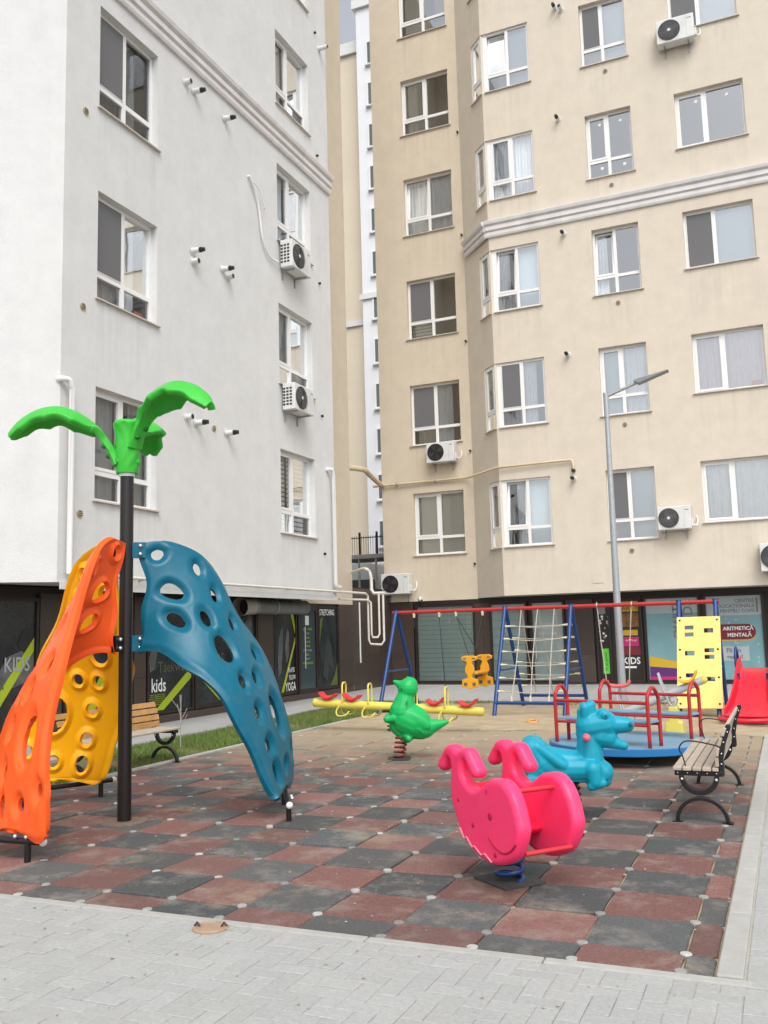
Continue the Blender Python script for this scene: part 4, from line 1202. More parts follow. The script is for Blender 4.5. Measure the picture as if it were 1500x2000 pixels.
# ------------------------------------------------------------------ palm climber
PLA = lambda n, c, r=.36: mat(n, c, r, noise=(1.5, .05), bump=(9, .03), spec=.3, dirt=((c[0] * .6 + .16, c[1] * .6 + .15, c[2] * .6 + .13), 11, .13))
TEALP = PLA('teal_plastic', (0.0005, 0.115, 0.185), .32)
ORANGEP = PLA('orange_plastic', (0.95, 0.115, 0.016), .38)
YELLOWP = PLA('amber_plastic', (0.92, 0.42, 0.004), .36)
GREENP = PLA('leaf_green_plastic', (0.045, 0.46, 0.045), .42)
POSTM = mat('dark_brown_post', (0.012, 0.009, 0.009), .36, noise=(14, .15))
post = Vector((-4.83, 1.79, 0))
pc = thing('palm_climber', 'palm tree climber with orange, yellow and teal perforated panels and green leaves', 'climber', post)
MB().tube([(0, 0, -.05), (0, 0, 3.08)], .060, 24).build('post', POSTM, pc, smooth=40)
MB().lathe([(.20, -.02), (.20, .004), (.17, .010), (.05, .011)], 28).build('ground_ring', mat('dusty_rubber_ring', (.17, .13, .10), .9, noise=(20, .3)), pc)
MB().tube([(0, 0, 3.03), (0, 0, 3.07)], .07, 20).build('collar', PVC, pc)

# long edges of one panel: (distance from the post, bearing off the panel's middle, height)
A_ = [(.10, -22, 1.446), (.29, -28, 1.443), (.46, -30, 1.40), (.68, -31, 1.28), (.82, -30, 1.18), (.99, -27, 1.0), (1.14, -23, .66), (1.24, -18.5, .39), (1.35, -15, .135)]
B_ = [(.10, 15, 2.42), (.263, 15, 2.457), (.425, 15, 2.45), (.662, 15, 2.319), (.854, 15, 2.081), (1.023, 15, 1.769), (1.242, 15, 1.43), (1.413, 15, 1.041), (1.53, 15.5, .606), (1.53, 16, .135)]
def resample(P, n):
    P = np.array([tuple(q) for q in crom([(r * math.cos(math.radians(a)), r * math.sin(math.radians(a)), z) for r, a, z in P], 12)])
    L = np.r_[0, np.cumsum(np.linalg.norm(np.diff(P, axis=0), axis=1))]; L /= L[-1]
    s = np.linspace(0, 1, n)
    return np.c_[np.interp(s, L, P[:, 0]), np.interp(s, L, P[:, 1]), np.interp(s, L, P[:, 2])]
HOLES = [(.06, .87, .060, .055), (.20, .85, .050, .055), (.12, .54, .105, .070), (.29, .78, .055, .055), (.16, .31, .095, .060), (.28, .49, .075, .060), (.40, .75, .055, .050), (.40, .41, .125, .095), (.53, .77, .060, .050), (.53, .33, .060, .050), (.57, .54, .055, .050), (.66, .33, .060, .050), (.73, .68, .165, .095), (.79, .31, .065, .050), (.87, .90, .055, .035), (.90, .30, .085, .055), (.90, .62, .055, .05)]
def panel_mesh():
    ns, ntt = 150, 68
    cA = resample(A_, ns + 1); cB = resample(B_, ns + 1)
    S, T = np.meshgrid(np.linspace(0, 1, ns + 1), np.linspace(0, 1, ntt + 1), indexing='ij')
    # wavy long edges and scalloped ends
    Tm = T + (np.sin(PI * T) * 0 + 1) * 0
    edge = .018 * np.sin(S * 19) * (1 - 2 * T)
    Tw = T + edge * (np.abs(2 * T - 1) ** 3)
    P = cA[:, None, :] * (1 - Tw[..., None]) + cB[:, None, :] * Tw[..., None]
    bul = .05 * np.sin(PI * S) * np.sin(PI * T)
    P[..., 0] += bul; P[..., 2] += .6 * bul
    # inner edge pulls away from the post between the brackets, lower end has a notch
    e0 = np.clip(1 - S / .16, 0, 1) ** 2
    P[..., 0] += e0 * (.07 * np.sin(PI * T) ** .8 + .022 * np.sin(4 * PI * T))
    e1 = np.clip((S - .93) / .07, 0, 1) ** 2
    P[..., 2] += e1 * (.10 * np.clip(np.sin(PI * T), 0, 1) ** 2 + .09 * np.clip(1 - np.minimum(T, 1 - T) / .14, 0, 1) ** 2)
    ds = np.linalg.norm(np.gradient(P, axis=0), axis=2) * ns
    dt_ = np.linalg.norm(np.gradient(P, axis=1), axis=2) * ntt
    gs_, gt_ = np.gradient(P, axis=0), np.gradient(P, axis=1)
    N = np.cross(gs_, gt_); N /= np.linalg.norm(N, axis=2, keepdims=True) + 1e-9
    disp = np.zeros_like(S); inside = np.zeros(S.shape, bool)
    for (s0, t0, ra, rb) in HOLES:
        i, j = int(round(s0 * ns)), int(round(t0 * ntt))
        us = (S - s0) * ds[i, j]; ut = (T - t0) * dt_[i, j]
        ra, rb = ra * 1.1, rb * 1.12
        q = np.sqrt((us / ra) ** 2 + (ut / rb) ** 2)
        kk = min(ra, rb)
        d_ = (q - 1) * kk          # distance from the rim, metres
        disp += -.034 * np.exp(-(np.clip(d_, 0, None) / .026) ** 2) + .004 * np.exp(-((d_ - .052) / .010) ** 2)
        ins = q < 1
        # verts just inside snap onto the rim so that holes are round
        band = ins & (d_ > -.022)
        sc = np.where(band, 1 / np.maximum(q, 1e-6), 1)
        S2 = np.where(band, s0 + (S - s0) * sc, S); T2 = np.where(band, t0 + (T - t0) * sc, T)
        dsn, dtn = (S2 - S) * ns, (T2 - T) * ntt
        P += gs_ * dsn[..., None] + gt_ * dtn[..., None]
        inside |= ins & ~band
    bd = np.minimum(np.minimum(T, 1 - T) * .85, np.minimum(S, 1 - S) * 2.2)
    disp += -.016 * np.exp(-(bd / .035) ** 2) + .006 * np.exp(-((bd - .05) / .014) ** 2)
    # keep the relief on the outer face
    P = P + N * disp[..., None] * np.sign(N[ns // 2, ntt // 2, 0])
    vs = P.reshape(-1, 3); W_ = ntt + 1
    fs = []
    for i in range(ns):
        for j in range(ntt):
            q = (inside[i, j], inside[i + 1, j], inside[i + 1, j + 1], inside[i, j + 1])
            if any(q):
                continue
            fs.append((i * W_ + j, (i + 1) * W_ + j, (i + 1) * W_ + j + 1, i * W_ + j + 1))
    me = bpy.data.meshes.new('climbing_panel')
    me.from_pydata([tuple(map(float, v)) for v in vs], [], fs)
    bm = bmesh.new(); bm.from_mesh(me)
    bmesh.ops.delete(bm, geom=[v for v in bm.verts if not v.link_faces], context='VERTS')
    bmesh.ops.remove_doubles(bm, verts=bm.verts, dist=.002)
    bmesh.ops.recalc_face_normals(bm, faces=bm.faces)
    for f in bm.faces: f.smooth = True
    bm.to_mesh(me); bm.free()
    me.materials.append(TEALP)
    return me
PME = panel_mesh()
def add_panel(ang, m, label, sh=0.0):
    o = inst('climbing_panel', PME, pc, (0, 0, 0), (0, 0, math.radians(ang)))
    o['label'] = label
    o.material_slots[0].link = 'OBJECT'; o.material_slots[0].material = m
    sm = o.modifiers.new('smooth', 'SMOOTH'); sm.factor = .5; sm.iterations = 2
    so_ = o.modifiers.new('thick', 'SOLIDIFY'); so_.thickness = .045; so_.offset = 0
    bv = o.modifiers.new('bevel', 'BEVEL'); bv.width = .013; bv.segments = 3; bv.limit_method = 'ANGLE'; bv.angle_limit = math.radians(50)
    R_ = Matrix.Rotation(math.radians(ang), 4, 'Z')
    for z in (2.36, 1.53):
        q = MB()
        for s in (-1, 1):
            q.box((.05, s * .020 - .004, z - .07), (.17, s * .020 + .004, z + .07), R_)
        br = q.build('bracket', POSTM if m is not TEALP else m, pc)
        for zz in (-.038, .038):
            for s in (-1, 1):
                MB().ell(R_ @ Vector((.125, s * .036, z + zz)), .018).build('bolt', CHROME, br, smooth=180)
    # foot rail with two legs
    q = [R_ @ Vector((1.40, s * .50 + sh, .15)) for s in (-1, 1)]
    rail = MB().tube([q[0], q[1]], .024, 12).build('foot_rail', POSTM, pc, smooth=40)
    for s in (-1, 1):
        MB().ell(R_ @ Vector((1.40, s * .515 + sh, .15)), .030).build('end_cap', PVC, rail, smooth=180)
        MB().tube([R_ @ Vector((1.40, s * .38 + sh, -.04)), R_ @ Vector((1.40, s * .38 + sh, .145))], .024, 12).build('leg', POSTM, pc, smooth=40)
        for t in (-.05, .05):
            MB().ell(R_ @ Vector((1.43, s * .34 + t + sh, .185)), .016).build('bolt', CHROME, rail, smooth=180)
add_panel(32.8, TEALP, 'teal perforated climbing panel')
add_panel(153.5, YELLOWP, 'amber yellow perforated climbing panel')
add_panel(273.0, ORANGEP, 'bright orange perforated climbing panel', -.18)

# palm crown
cr = MB()
prof = []
for i in range(22):
    t = i / 21
    prof.append((.098 + .012 * math.sin(t * 5) + .042 * t ** 3, 3.06 + .46 * t))
prof.append((.11, 3.545)); prof.append((.05, 3.555))
cr.lathe(prof, 36)
for k, v in enumerate(cr.v):
    a = math.atan2(v[1], v[0]); z = v[2]
    if 3.1 < z < 3.5:
        q = 1 + .035 * math.sin(7 * a + 5 * math.sin(z * 9)) + .02 * math.sin(15 * a + z * 20)
        cr.v[k] = (v[0] * q, v[1] * q, z)
crown = cr.build('crown_trunk', GREENP, pc, smooth=50)
for a in (.2, 2.1, 4.4):
    MB().tube([(0.10 * math.cos(a), .10 * math.sin(a), 3.16), (.125 * math.cos(a), .125 * math.sin(a), 3.16)], .026, 12).build('knob', GREENP, crown, smooth=40)
def leaf_mesh():
    rc = crom([(.09, 3.13, 0), (.15, 3.27, 0), (.27, 3.46, 0), (.42, 3.58, 0), (.60, 3.64, 0), (.78, 3.60, 0), (.91, 3.51, 0), (1.0, 3.40, 0)], 14)
    n = len(rc); mt = 20
    vs = []; fs = []
    wk = [(0, .075), (.12, .06), (.22, .07), (.36, .17), (.5, .205), (.7, .19), (.85, .14), (.95, .085), (1, .04)]
    for i, q in enumerate(rc):
        t = i / (n - 1)
        hw = np.interp(t, [a for a, _ in wk], [b for _, b in wk])
        sc = 1.08 - (.24 * abs(math.sin(PI * t * 4.5)) if .3 < t < .97 else .08)
        hw *= sc
        tx, tz = (rc[min(i + 1, n - 1)] - rc[max(i - 1, 0)]).normalized()[:2]
        for j in range(mt + 1):
            v = -1 + 2 * j / mt
            fade = max(0, min(1, (t - .15) / .2))
            droop = (.42 * v * v + .03 * math.cos(v * 9) * (1 - abs(v))) * hw * fade - (.25 * v * v * hw) * (1 - fade)
            # droop along the leaf's own down direction
            vs.append((q[0] + tz * droop, v * hw, q[1] - abs(tx) * droop - (.03 * abs(v) if .3 < t else 0)))
    W_ = mt + 1
    for i in range(n - 1):
        for j in range(mt):
            fs.append((i * W_ + j, (i + 1) * W_ + j, (i + 1) * W_ + j + 1, i * W_ + j + 1))
    return MB().add(vs, fs).mesh('palm_leaf', GREENP, smooth=180)
LME = leaf_mesh()
for ang, lz in ((216, 0.0), (352, .15), (116, .05)):
    o = inst('palm_leaf', LME, pc, (0, 0, lz), (0, 0, math.radians(ang)))
    s_ = o.modifiers.new('thick', 'SOLIDIFY'); s_.thickness = .065; s_.offset = 0
    b_ = o.modifiers.new('round', 'SUBSURF'); b_.levels = 1; b_.render_levels = 1
    R_ = Matrix.Rotation(math.radians(ang), 4, 'Z')
    for q in ((.20, .03, 3.30), (.165, -.03, 3.22)):
        MB().ell(R_ @ Vector((q[0], q[1], q[2] + lz)), (.028, .028, .02)).build('bolt_recess', mat('dark_green_recess', (.01, .16, .01), .5), crown, smooth=180)
# ------------------------------------------------------------------ spring riders
def organic(mb, name, m, parent, vox=.012, it=6):
    o = mb.build(name, m, parent, smooth=180)
    r = o.modifiers.new('fuse', 'REMESH'); r.mode = 'VOXEL'; r.voxel_size = vox; r.use_smooth_shade = True
    s = o.modifiers.new('soften', 'SMOOTH'); s.factor = .5; s.iterations = it
    return o
def cap(mb, a, b, ra, rb, n=12, flat=1.0):
    """tapered capsule; flat squashes it sideways (local y)"""
    a, b = Vector(a), Vector(b)
    d = b - a; L = d.length
    if L < 1e-6: return mb
    d.normalize()
    pts = []; rad = []
    for k in range(5):
        t = PI / 2 * k / 4
        pts.append(a - d * ra * math.cos(t)); rad.append(max(ra * math.sin(t), 1e-4))
    for k in range(1, 6):
        t = k / 6
        pts.append(a + d * L * t); rad.append(ra + (rb - ra) * t)
    for k in range(5):
        t = PI / 2 * k / 4
        pts.append(b + d * rb * math.sin(t)); rad.append(max(rb * math.cos(t), 1e-4))
    i0 = len(mb.v)
    mb.tube(pts, rad, n)
    if flat != 1.0:
        for i in range(i0, len(mb.v)):
            x, y, z = mb.v[i]; c = (a.y + b.y) / 2
            mb.v[i] = (x, c + (y - c) * flat, z)
    return mb

# whale: two side boards with a seat between them
PINK = mat('pink_plastic', (0.95, 0.045, 0.16), .38, noise=(1.5, .05), bump=(9, .03), spec=.35, dirt=((.72, .16, .22), 9, .22))
wh = thing('whale_spring_rider', 'pink whale shaped spring rider in front of the turquoise animal', 'spring rider', (-1.15, .97, 0), math.atan2(-.62, .78))
WO = [(-.390, .650), (-.425, .664), (-.435, .70), (-.401, .745), (-.338, .810), (-.292, .831), (-.242, .830), (-.189, .802), (-.139, .823), (-.085, .828), (-.045, .801), (-.008, .754), (.038, .70), (.026, .658), (-.018, .650), (-.056, .688), (-.108, .752), (-.134, .690), (-.112, .630), (-.037, .588), (.02, .586), (.09, .623), (.159, .663), (.236, .679), (.31, .676), (.369, .642), (.416, .59), (.446, .531), (.466, .465), (.477, .415), (.462, .355), (.422, .279), (.378, .231), (.315, .198), (.23, .172), (.144, .166), (.046, .177), (-.042, .209), (-.12, .256), (-.187, .32), (-.23, .396), (-.268, .467), (-.281, .543), (-.276, .614), (-.266, .685), (-.288, .745), (-.322, .735), (-.352, .675)]
WS = [tuple(q)[:2] for q in crom([(a, b, 0) for a, b in WO + WO[:1]], 3)][:-1]
def whale_board(y):
    def inset(d):
        r = []
        for i in range(len(WS)):
            ax_, az_ = WS[i - 1]; bx_, bz_ = WS[(i + 1) % len(WS)]
            tx, tz = bx_ - ax_, bz_ - az_; l = math.hypot(tx, tz) or 1
            r.append((WS[i][0] + tz / l * d, WS[i][1] - tx / l * d))
        return r
    area = sum(WS[i - 1][0] * WS[i][1] - WS[i][0] * WS[i - 1][1] for i in range(len(WS)))
    sg = -1 if area > 0 else 1
    q = MB(); rings = [(.030, -.052), (.016, -.046), (.006, -.036), (0, -.022), (0, .022), (.006, .036), (.016, .046), (.030, .052)]
    n_ = len(WS); vs = []
    for d, yy_ in rings:
        vs += [Vector((a, y + yy_, b)) for a, b in inset(d * sg)]
    fs = [(k * n_ + i, k * n_ + (i + 1) % n_, (k + 1) * n_ + (i + 1) % n_, (k + 1) * n_ + i) for k in range(len(rings) - 1) for i in range(n_)]
    fs += [tuple(range(n_)), tuple(reversed(range((len(rings) - 1) * n_, len(rings) * n_)))]
    q.add(vs, fs)
    o = organic(q, 'side_board', PINK, wh, .0062, 6)
    s = -1 if y < 0 else 1
    yo = y + s * .053
    MB().tube(crom([(.16, yo, .33), (.22, yo, .285), (.30, yo, .262), (.38, yo, .285), (.435, yo, .335)], 6), .0065, 6).build('smile', mat('pink_shade', (.45, .006, .04), .5), o, smooth=180)
    zig = [(-.16, .33), (-.12, .275), (-.085, .285), (-.03, .235), (.0, .245), (.07, .205), (.11, .222), (.18, .185)]
    MB().tube([(a, yo, b) for a, b in zig], .0055, 6).build('wave_line', mat('pink_pale', (.85, .25, .33), .5), o, smooth=180)
    MB().ell((.15, yo - s * .006, .59), (.016, .006, .030)).build('eye', mat('pink_shade', (.45, .006, .04), .5), o, smooth=180)
    for a, b, r_ in ((.18, .45, .026), (-.17, .50, .014), (-.01, .37, .018), (.22, .235, .018)):
        MB().ell((a, yo - s * .004, b), (r_, .008, r_)).build('bolt_recess', mat('pink_shade', (.45, .006, .04), .5), o, smooth=180)
    return o
whale_board(-.2); whale_board(.2)
MB().prism([(-.16, .30), (.14, .30), (.17, .335), (.14, .37), (-.14, .385), (-.20, .44), (-.23, .58), (-.26, .58), (-.235, .42)], lambda a, b: Vector((a, -.155, b)), (0, .310, 0)).build('seat', mat('red_pink_plastic', (.72, .008, .045), .4), wh, bevel=.015)
for a, b in ((.29, .60), (.41, .265)):
    MB().tube([(a, -.17, b), (a, .17, b)], .015, 10).build('hand_bar' if b > .5 else 'foot_bar', mat('red_bar_paint', (.62, .03, .045), .4), wh, smooth=40)
BLUES = mat('blue_spring_paint', (0.010, 0.045, 0.17), .4)
spring(MB(), (0, 0, .01), (0, 0, .30), .085, .016, 4.6).build('spring', BLUES, wh, smooth=60)
MB().box((-.10, -.10, .28), (.10, .10, .31)).build('spring_plate', BLUES, wh)
MB().prism([(-.18, -.15), (.17, -.15), (.17, .15), (-.18, .15)], lambda a, b: Vector((a, b, .002)), (0, 0, .012)).build('base_plate', mat('dirty_rubber_plate', (.05, .05, .048), .9, noise=(20, .3)), wh)

# turquoise animal (side view traced in metres, origin at the spring's foot, x forward)
TURQ = PLA('turquoise_plastic', (0.006, 0.30, 0.42), .38)
hp = thing('horse_spring_rider', 'turquoise animal spring rider with open mouth and pink hand grips', 'spring rider', (-1.17, 2.94, 0), math.radians(14))
def H(cx, cy, y=0.0): return Vector(((cx - 660) / 1428, y, (1440 - cy) / 1428))
mb = MB()
# rump, seat, chest
cap(mb, H(220, 620, .085), H(300, 780, .07), .10, .11); cap(mb, H(220, 620, -.085), H(300, 780, -.07), .10, .11)
cap(mb, H(230, 620, .10), H(230, 620, -.10), .08, .08)
cap(mb, H(270, 590, .125), H(570, 800, .12), .058, .045); cap(mb, H(270, 590, -.125), H(570, 800, -.12), .058, .045)
cap(mb, H(270, 800), H(880, 850), .155, .125, flat=.95)
mb.ell(H(260, 720), (.125, .15, .17)); mb.ell(H(350, 800, .07), (.15, .085, .11)); mb.ell(H(350, 800, -.07), (.15, .085, .11))
cap(mb, H(560, 855, .05), H(850, 850, .05), .10, .10); cap(mb, H(560, 855, -.05), H(850, 850, -.05), .10, .10)
mb.box(H(470, 1000, -.10), H(850, 890, .10))
cap(mb, H(900, 850), H(1010, 900), .125, .10)
cap(mb, H(905, 830), H(1040, 985), .11, .065)
# neck and head
cap(mb, H(885, 790), H(885, 480), .120, .098, flat=.95)
cap(mb, H(875, 460), H(895, 320), .100, .100, flat=.95)
cap(mb, H(900, 370), H(1060, 345), .115, .118)
cap(mb, H(1020, 480), H(1090, 500), .105, .090)
cap(mb, H(1080, 355), H(1330, 360), .088, .064)            # upper jaw
cap(mb, H(1330, 350, .025), H(1355, 350, .03), .045, .04); cap(mb, H(1330, 350, -.025), H(1355, 350, -.03), .045, .04)
cap(mb, H(1070, 530), H(1285, 602), .072, .038)            # lower jaw
# ears, mane, eyes
cap(mb, H(800, 420), H(798, 190), .030, .026)
cap(mb, H(860, 300, .04), H(855, 150, .06), .042, .040); cap(mb, H(860, 300, -.04), H(855, 150, -.06), .042, .040)
cap(mb, H(930, 260, .03), H(930, 122, .03), .040, .040); cap(mb, H(930, 260, -.03), H(930, 122, -.03), .040, .040)
for s in (-1, 1):
    mb.ell(H(1065, 250, s * .065), (.058, .045, .058))
    # legs and hoofs
    cap(mb, H(905, 850, s * .11), H(925, 990, s * .12), .072, .056)
    cap(mb, H(885, 1035, s * .12), H(1010, 1005, s * .115), .042, .036)
    cap(mb, H(290, 860, s * .10), H(240, 930, s * .105), .07, .045)
    cap(mb, H(165, 965, s * .12), H(260, 950, s * .12), .038, .040)
organic(mb, 'body', TURQ, hp, .009, 4)
for s in (-1, 1):
    e = MB().ell(H(1078, 240, s * .104), (.030, .016, .030)).build('eye', TURQ, hp, smooth=180)
    MB().ell(H(1086, 238, s * .118), (.013, .006, .013)).build('pupil', mat('teal_shade', (.003, .12, .17), .4), e, smooth=180)
    MB().ell(H(1368, 345, s * .068), (.016, .012, .02)).build('nostril', mat('teal_shade', (.003, .12, .17), .4), hp, smooth=180)
    MB().ell(H(695, 942, s * .102), (.014, .008, .014)).build('bolt', mat('red_cap', (.5, .05, .07), .4), hp, smooth=180)
MB().tube([H(850, 475, -.17), H(850, 475, .17)], .016, 10).build('hand_bar', mat('pink_grip', (.72, .12, .16), .5), hp)
for s in (-1, 1):
    cap(MB(), H(850, 475, s * .12), H(850, 475, s * .20), .028, .032).build('hand_grip', mat('pink_grip', (.72, .12, .16), .5), hp, smooth=180)
spring(MB(), H(660, 1440) + Vector((0, 0, .01)), H(640, 1000), .07, .014, 6.2).build('spring', mat('black_spring', (.012, .013, .016), .4), hp, smooth=60)
MB().box((-.13, -.13, .0), (.13, .13, .012)).build('base_plate', mat('dirty_rubber_plate', (.05, .05, .048), .9), hp)

# green duck, facing left in the picture
DUCKG = PLA('duck_green_plastic', (0.008, 0.40, 0.095), .38)
dk = thing('duck_spring_rider', 'green duck spring rider on a rusty red spring', 'spring rider', (-3.97, 5.92, 0), YAW + math.radians(-4))
def D(cx, cy, y=0.0): return Vector(((cx - 375) / 1481, y, (1610 - cy) / 1481))
mb = MB()
mb.ell(D(570, 345), (.130, .122, .130))                      # head
mb.ell(D(605, 285), (.105, .10, .105))
cap(mb, D(480, 300), D(325, 212), .072, .024)              # beak
cap(mb, D(535, 420), D(490, 650), .100, .150)               # neck
mb.ell(D(465, 770), (.170, .168, .175))                      # breast
mb.ell(D(600, 930), (.28, .19, .21), Matrix.Rotation(math.radians(24), 4, 'Y'))
mb.ell(D(720, 1040), (.235, .17, .155), Matrix.Rotation(math.radians(8), 4, 'Y'))
cap(mb, D(860, 1060), D(1270, 965), .125, .028, flat=1.1)    # tail
cap(mb, D(900, 1120), D(1180, 1000), .07, .02)
for s in (-1, 1):
    mb.ell(D(720, 900, s * .135), (.20, .045, .085), Matrix.Rotation(math.radians(30), 4, 'Y'))
cap(mb, D(320, 870, .10), D(190, 870, .16), .045, .05); cap(mb, D(320, 870, -.10), D(190, 870, -.16), .045, .05)
cap(mb, D(520, 1180, .08), D(570, 1240, .11), .045, .04); cap(mb, D(520, 1180, -.08), D(570, 1240, -.11), .045, .04)
cap(mb, D(330, 1020), D(520, 1200), .09, .09)
organic(mb, 'body', DUCKG, dk, .010, 4)
for s in (-1, 1):
    MB().ell(D(465, 345, s * .090), (.013, .01, .018)).build('eye', mat('eye_black', (.01, .02, .01), .3), dk, smooth=180)
    for k in range(5):
        a = D(560 + k * 45, 1000 + k * 10, s * .170); b = D(640 + k * 48, 1130 + k * 2, s * .150)
        MB().tube(crom([a, (a + b) / 2 + Vector((0, s * .006, 0)), b], 4), .007, 5).build('feather_ridge', DUCKG, dk, smooth=180)
MB().tube(crom([D(560, 138), D(640, 170), D(700, 260), D(735, 300)], 5), .012, 6).build('crest', DUCKG, dk, smooth=180)
MB().tube([D(560, 560, -.2), D(560, 560, .2)], .014, 8).build('hand_bar', DUCKG, dk)
spring(MB(), D(375, 1605), D(430, 1160), .068, .014, 5.4).build('spring', mat('rust_red_spring', (.20, .035, .03), .5, noise=(20, .3)), dk, smooth=60)
MB().box((-.14, -.14, .0), (.14, .14, .012)).build('base_plate', mat('dirty_rubber_plate', (.05, .05, .048), .9), dk)

# ------------------------------------------------------------------ yellow spring seesaw
YP = mat('pale_yellow_paint', (0.66, 0.58, 0.10), .42, noise=(5, .06))
REDP = mat('red_plastic', (0.62, 0.012, 0.022), .38)
ss = thing('yellow_seesaw', 'long pale yellow seesaw with four red seats behind the green duck', 'seesaw', (-5.2, 8.74, 0), math.radians(2.5))
SA, SB = Vector((-1.40, 0, .445)), Vector((1.40, 0, .315))
SD = (SB - SA)
MB().tube([SA, SA + SD * .5, SB], .068, 18).build('beam', YP, ss, smooth=40)
for k, q in ((0, SA), (1, SB)):
    MB().ell(q, (.045, .069, .069)).build('end_cap', mat('yellow_cap', (.58, .50, .09), .5), ss, smooth=180)
def cres(c, dirx, y0=-.10, wd=.20):
    o = []
    for i in range(11):
        t = i / 10; a = -1.05 + 2.1 * t
        o.append((.17 * math.sin(a) * 1.0, -.17 * math.cos(a) + .17 + (.03 if a * dirx < 0 else 0) * abs(a)))
    inn = []
    for i in range(11):
        t = i / 10; a = -.98 + 1.96 * t
        inn.append((.155 * math.sin(a), -.15 * math.cos(a) + .185 + (.03 if a * dirx < 0 else 0) * abs(a)))
    pts = o + inn[::-1]
    return MB().prism(pts, lambda a, b: c + Vector((a, y0, b)), (0, wd, 0))
for t, dx in ((.085, 1), (.235, 1), (.74, -1), (.925, -1)):
    c = SA + SD * t + Vector((0, 0, .062))
    cres(c, dx).build('seat', REDP, ss, bevel=.012)
for t in (.185, .345, .62, .80):
    c = SA + SD * t
    up = [(0, -.075, .04), (0, -.075, .30), (0, -.045, .345), (0, .045, .345), (0, .075, .30), (0, .075, .04)]
    MB().tube([c + Vector(q) for q in up], .015, 8).build('handle', YP, ss, smooth=50)
    dn = [(-.06, -.07, -.02), (-.10, -.10, -.10), (-.06, -.13, -.17), (.08, -.16, -.16), (.13, -.12, -.10)]
    MB().tube(crom([c + Vector(q) for q in dn], 4), .013, 7).build('footrest', YP, ss, smooth=180)
    dn = [(q[0], -q[1], q[2]) for q in dn]
    MB().tube(crom([c + Vector(q) for q in dn], 4), .013, 7).build('footrest', YP, ss, smooth=180)
for x in (-.09, .09):
    spring(MB(), (x, 0, .0), (x, 0, .33), .05, .011, 6).build('spring', mat('black_spring', (.012, .013, .016), .4), ss, smooth=60)
MB().box((-.2, -.09, .30), (.2, .09, .325)).build('spring_plate', BLACK, ss)

# ------------------------------------------------------------------ swing and climbing frame
BLUEP = mat('blue_paint', (0.005, 0.043, 0.185), .38, noise=(6, .08))
REDM = mat('red_paint', (0.42, 0.020, 0.024), .40, noise=(6, .08))
ROPE = mat('pale_rope', (0.42, 0.40, 0.34), .9)
KNOT = mat('rope_clamp', (0.60, 0.57, 0.40), .5)
sw = thing('swing_frame', 'blue A-frame playground set with red top bar, rope net and yellow board', 'swing set')
YN, YA, YFF, ZB = 11.42, 12.45, 13.5, 1.93
FX = [-6.70, -4.42, -3.14, -1.20, -.58]
MB().tube([(FX[0] - .08, YA, ZB), (FX[-1] + .06, YA, ZB)], .036, 14).build('top_bar', REDM, sw, smooth=40)
for x in FX:
    MB().tube([(x, YN, -.05), (x, YA - .02, ZB + .02)], .038, 12).build('leg', BLUEP, sw, smooth=40)
    MB().tube([(x, YFF, -.05), (x, YA + .02, ZB + .02)], .038, 12).build('leg', BLUEP, sw, smooth=40)
    MB().tube([(x, YA, ZB - .05), (x, YA, ZB + .05)], .052, 12).build('joint_sleeve', BLUEP, sw, smooth=40)
    f_ = (ZB - .78) / ZB
    MB().tube([(x, YN + (YA - YN) * (1 - f_), .78), (x, YFF - (YFF - YA) * (1 - f_), .78)], .018, 8).build('cross_bar', BLUEP, sw, smooth=40)
def on_leg(x, z, near=True):
    t = z / ZB
    return Vector((x, (YN if near else YFF) + (YA - (YN if near else YFF)) * t, z))
rn = random.Random(8)
for near_ in (True, False):
    z0 = .22
    MB().tube([on_leg(FX[1], z0, near_), on_leg(FX[2], z0, near_)], .03, 10).build('net_bar', BLUEP, sw, smooth=40)
    for k in range(1, 4):
        x = FX[1] + (FX[2] - FX[1]) * k / 4
        a, b = on_leg(x, ZB - .02, near_), on_leg(x + rn.uniform(-.03, .03), z0 + .03, near_)
        MB().tube(crom([a, (a + b) / 2 + Vector((rn.uniform(-.02, .02), rn.uniform(-.02, .02), 0)), b], 6), .010, 6).build('net_rope', ROPE, sw)
        MB().tube([b + Vector((0, 0, .10)), b], [.014, .022], 8).build('rope_clamp', KNOT, sw)
    for k in range(6):
        z = .42 + k * .235
        a, b = on_leg(FX[1] + .03, z, near_), on_leg(FX[2] - .03, z, near_)
        mid_ = (a + b) / 2 - Vector((0, 0, rn.uniform(.01, .05)))
        MB().tube(crom([a, mid_, b], 8), .009, 6).build('net_rope', ROPE, sw)
        d_ = (b - a).normalized()
        MB().tube([a, a + d_ * .12], [.024, .012], 8).build('rope_clamp', KNOT, sw)
        MB().tube([b, b - d_ * .12], [.024, .012], 8).build('rope_clamp', KNOT, sw)
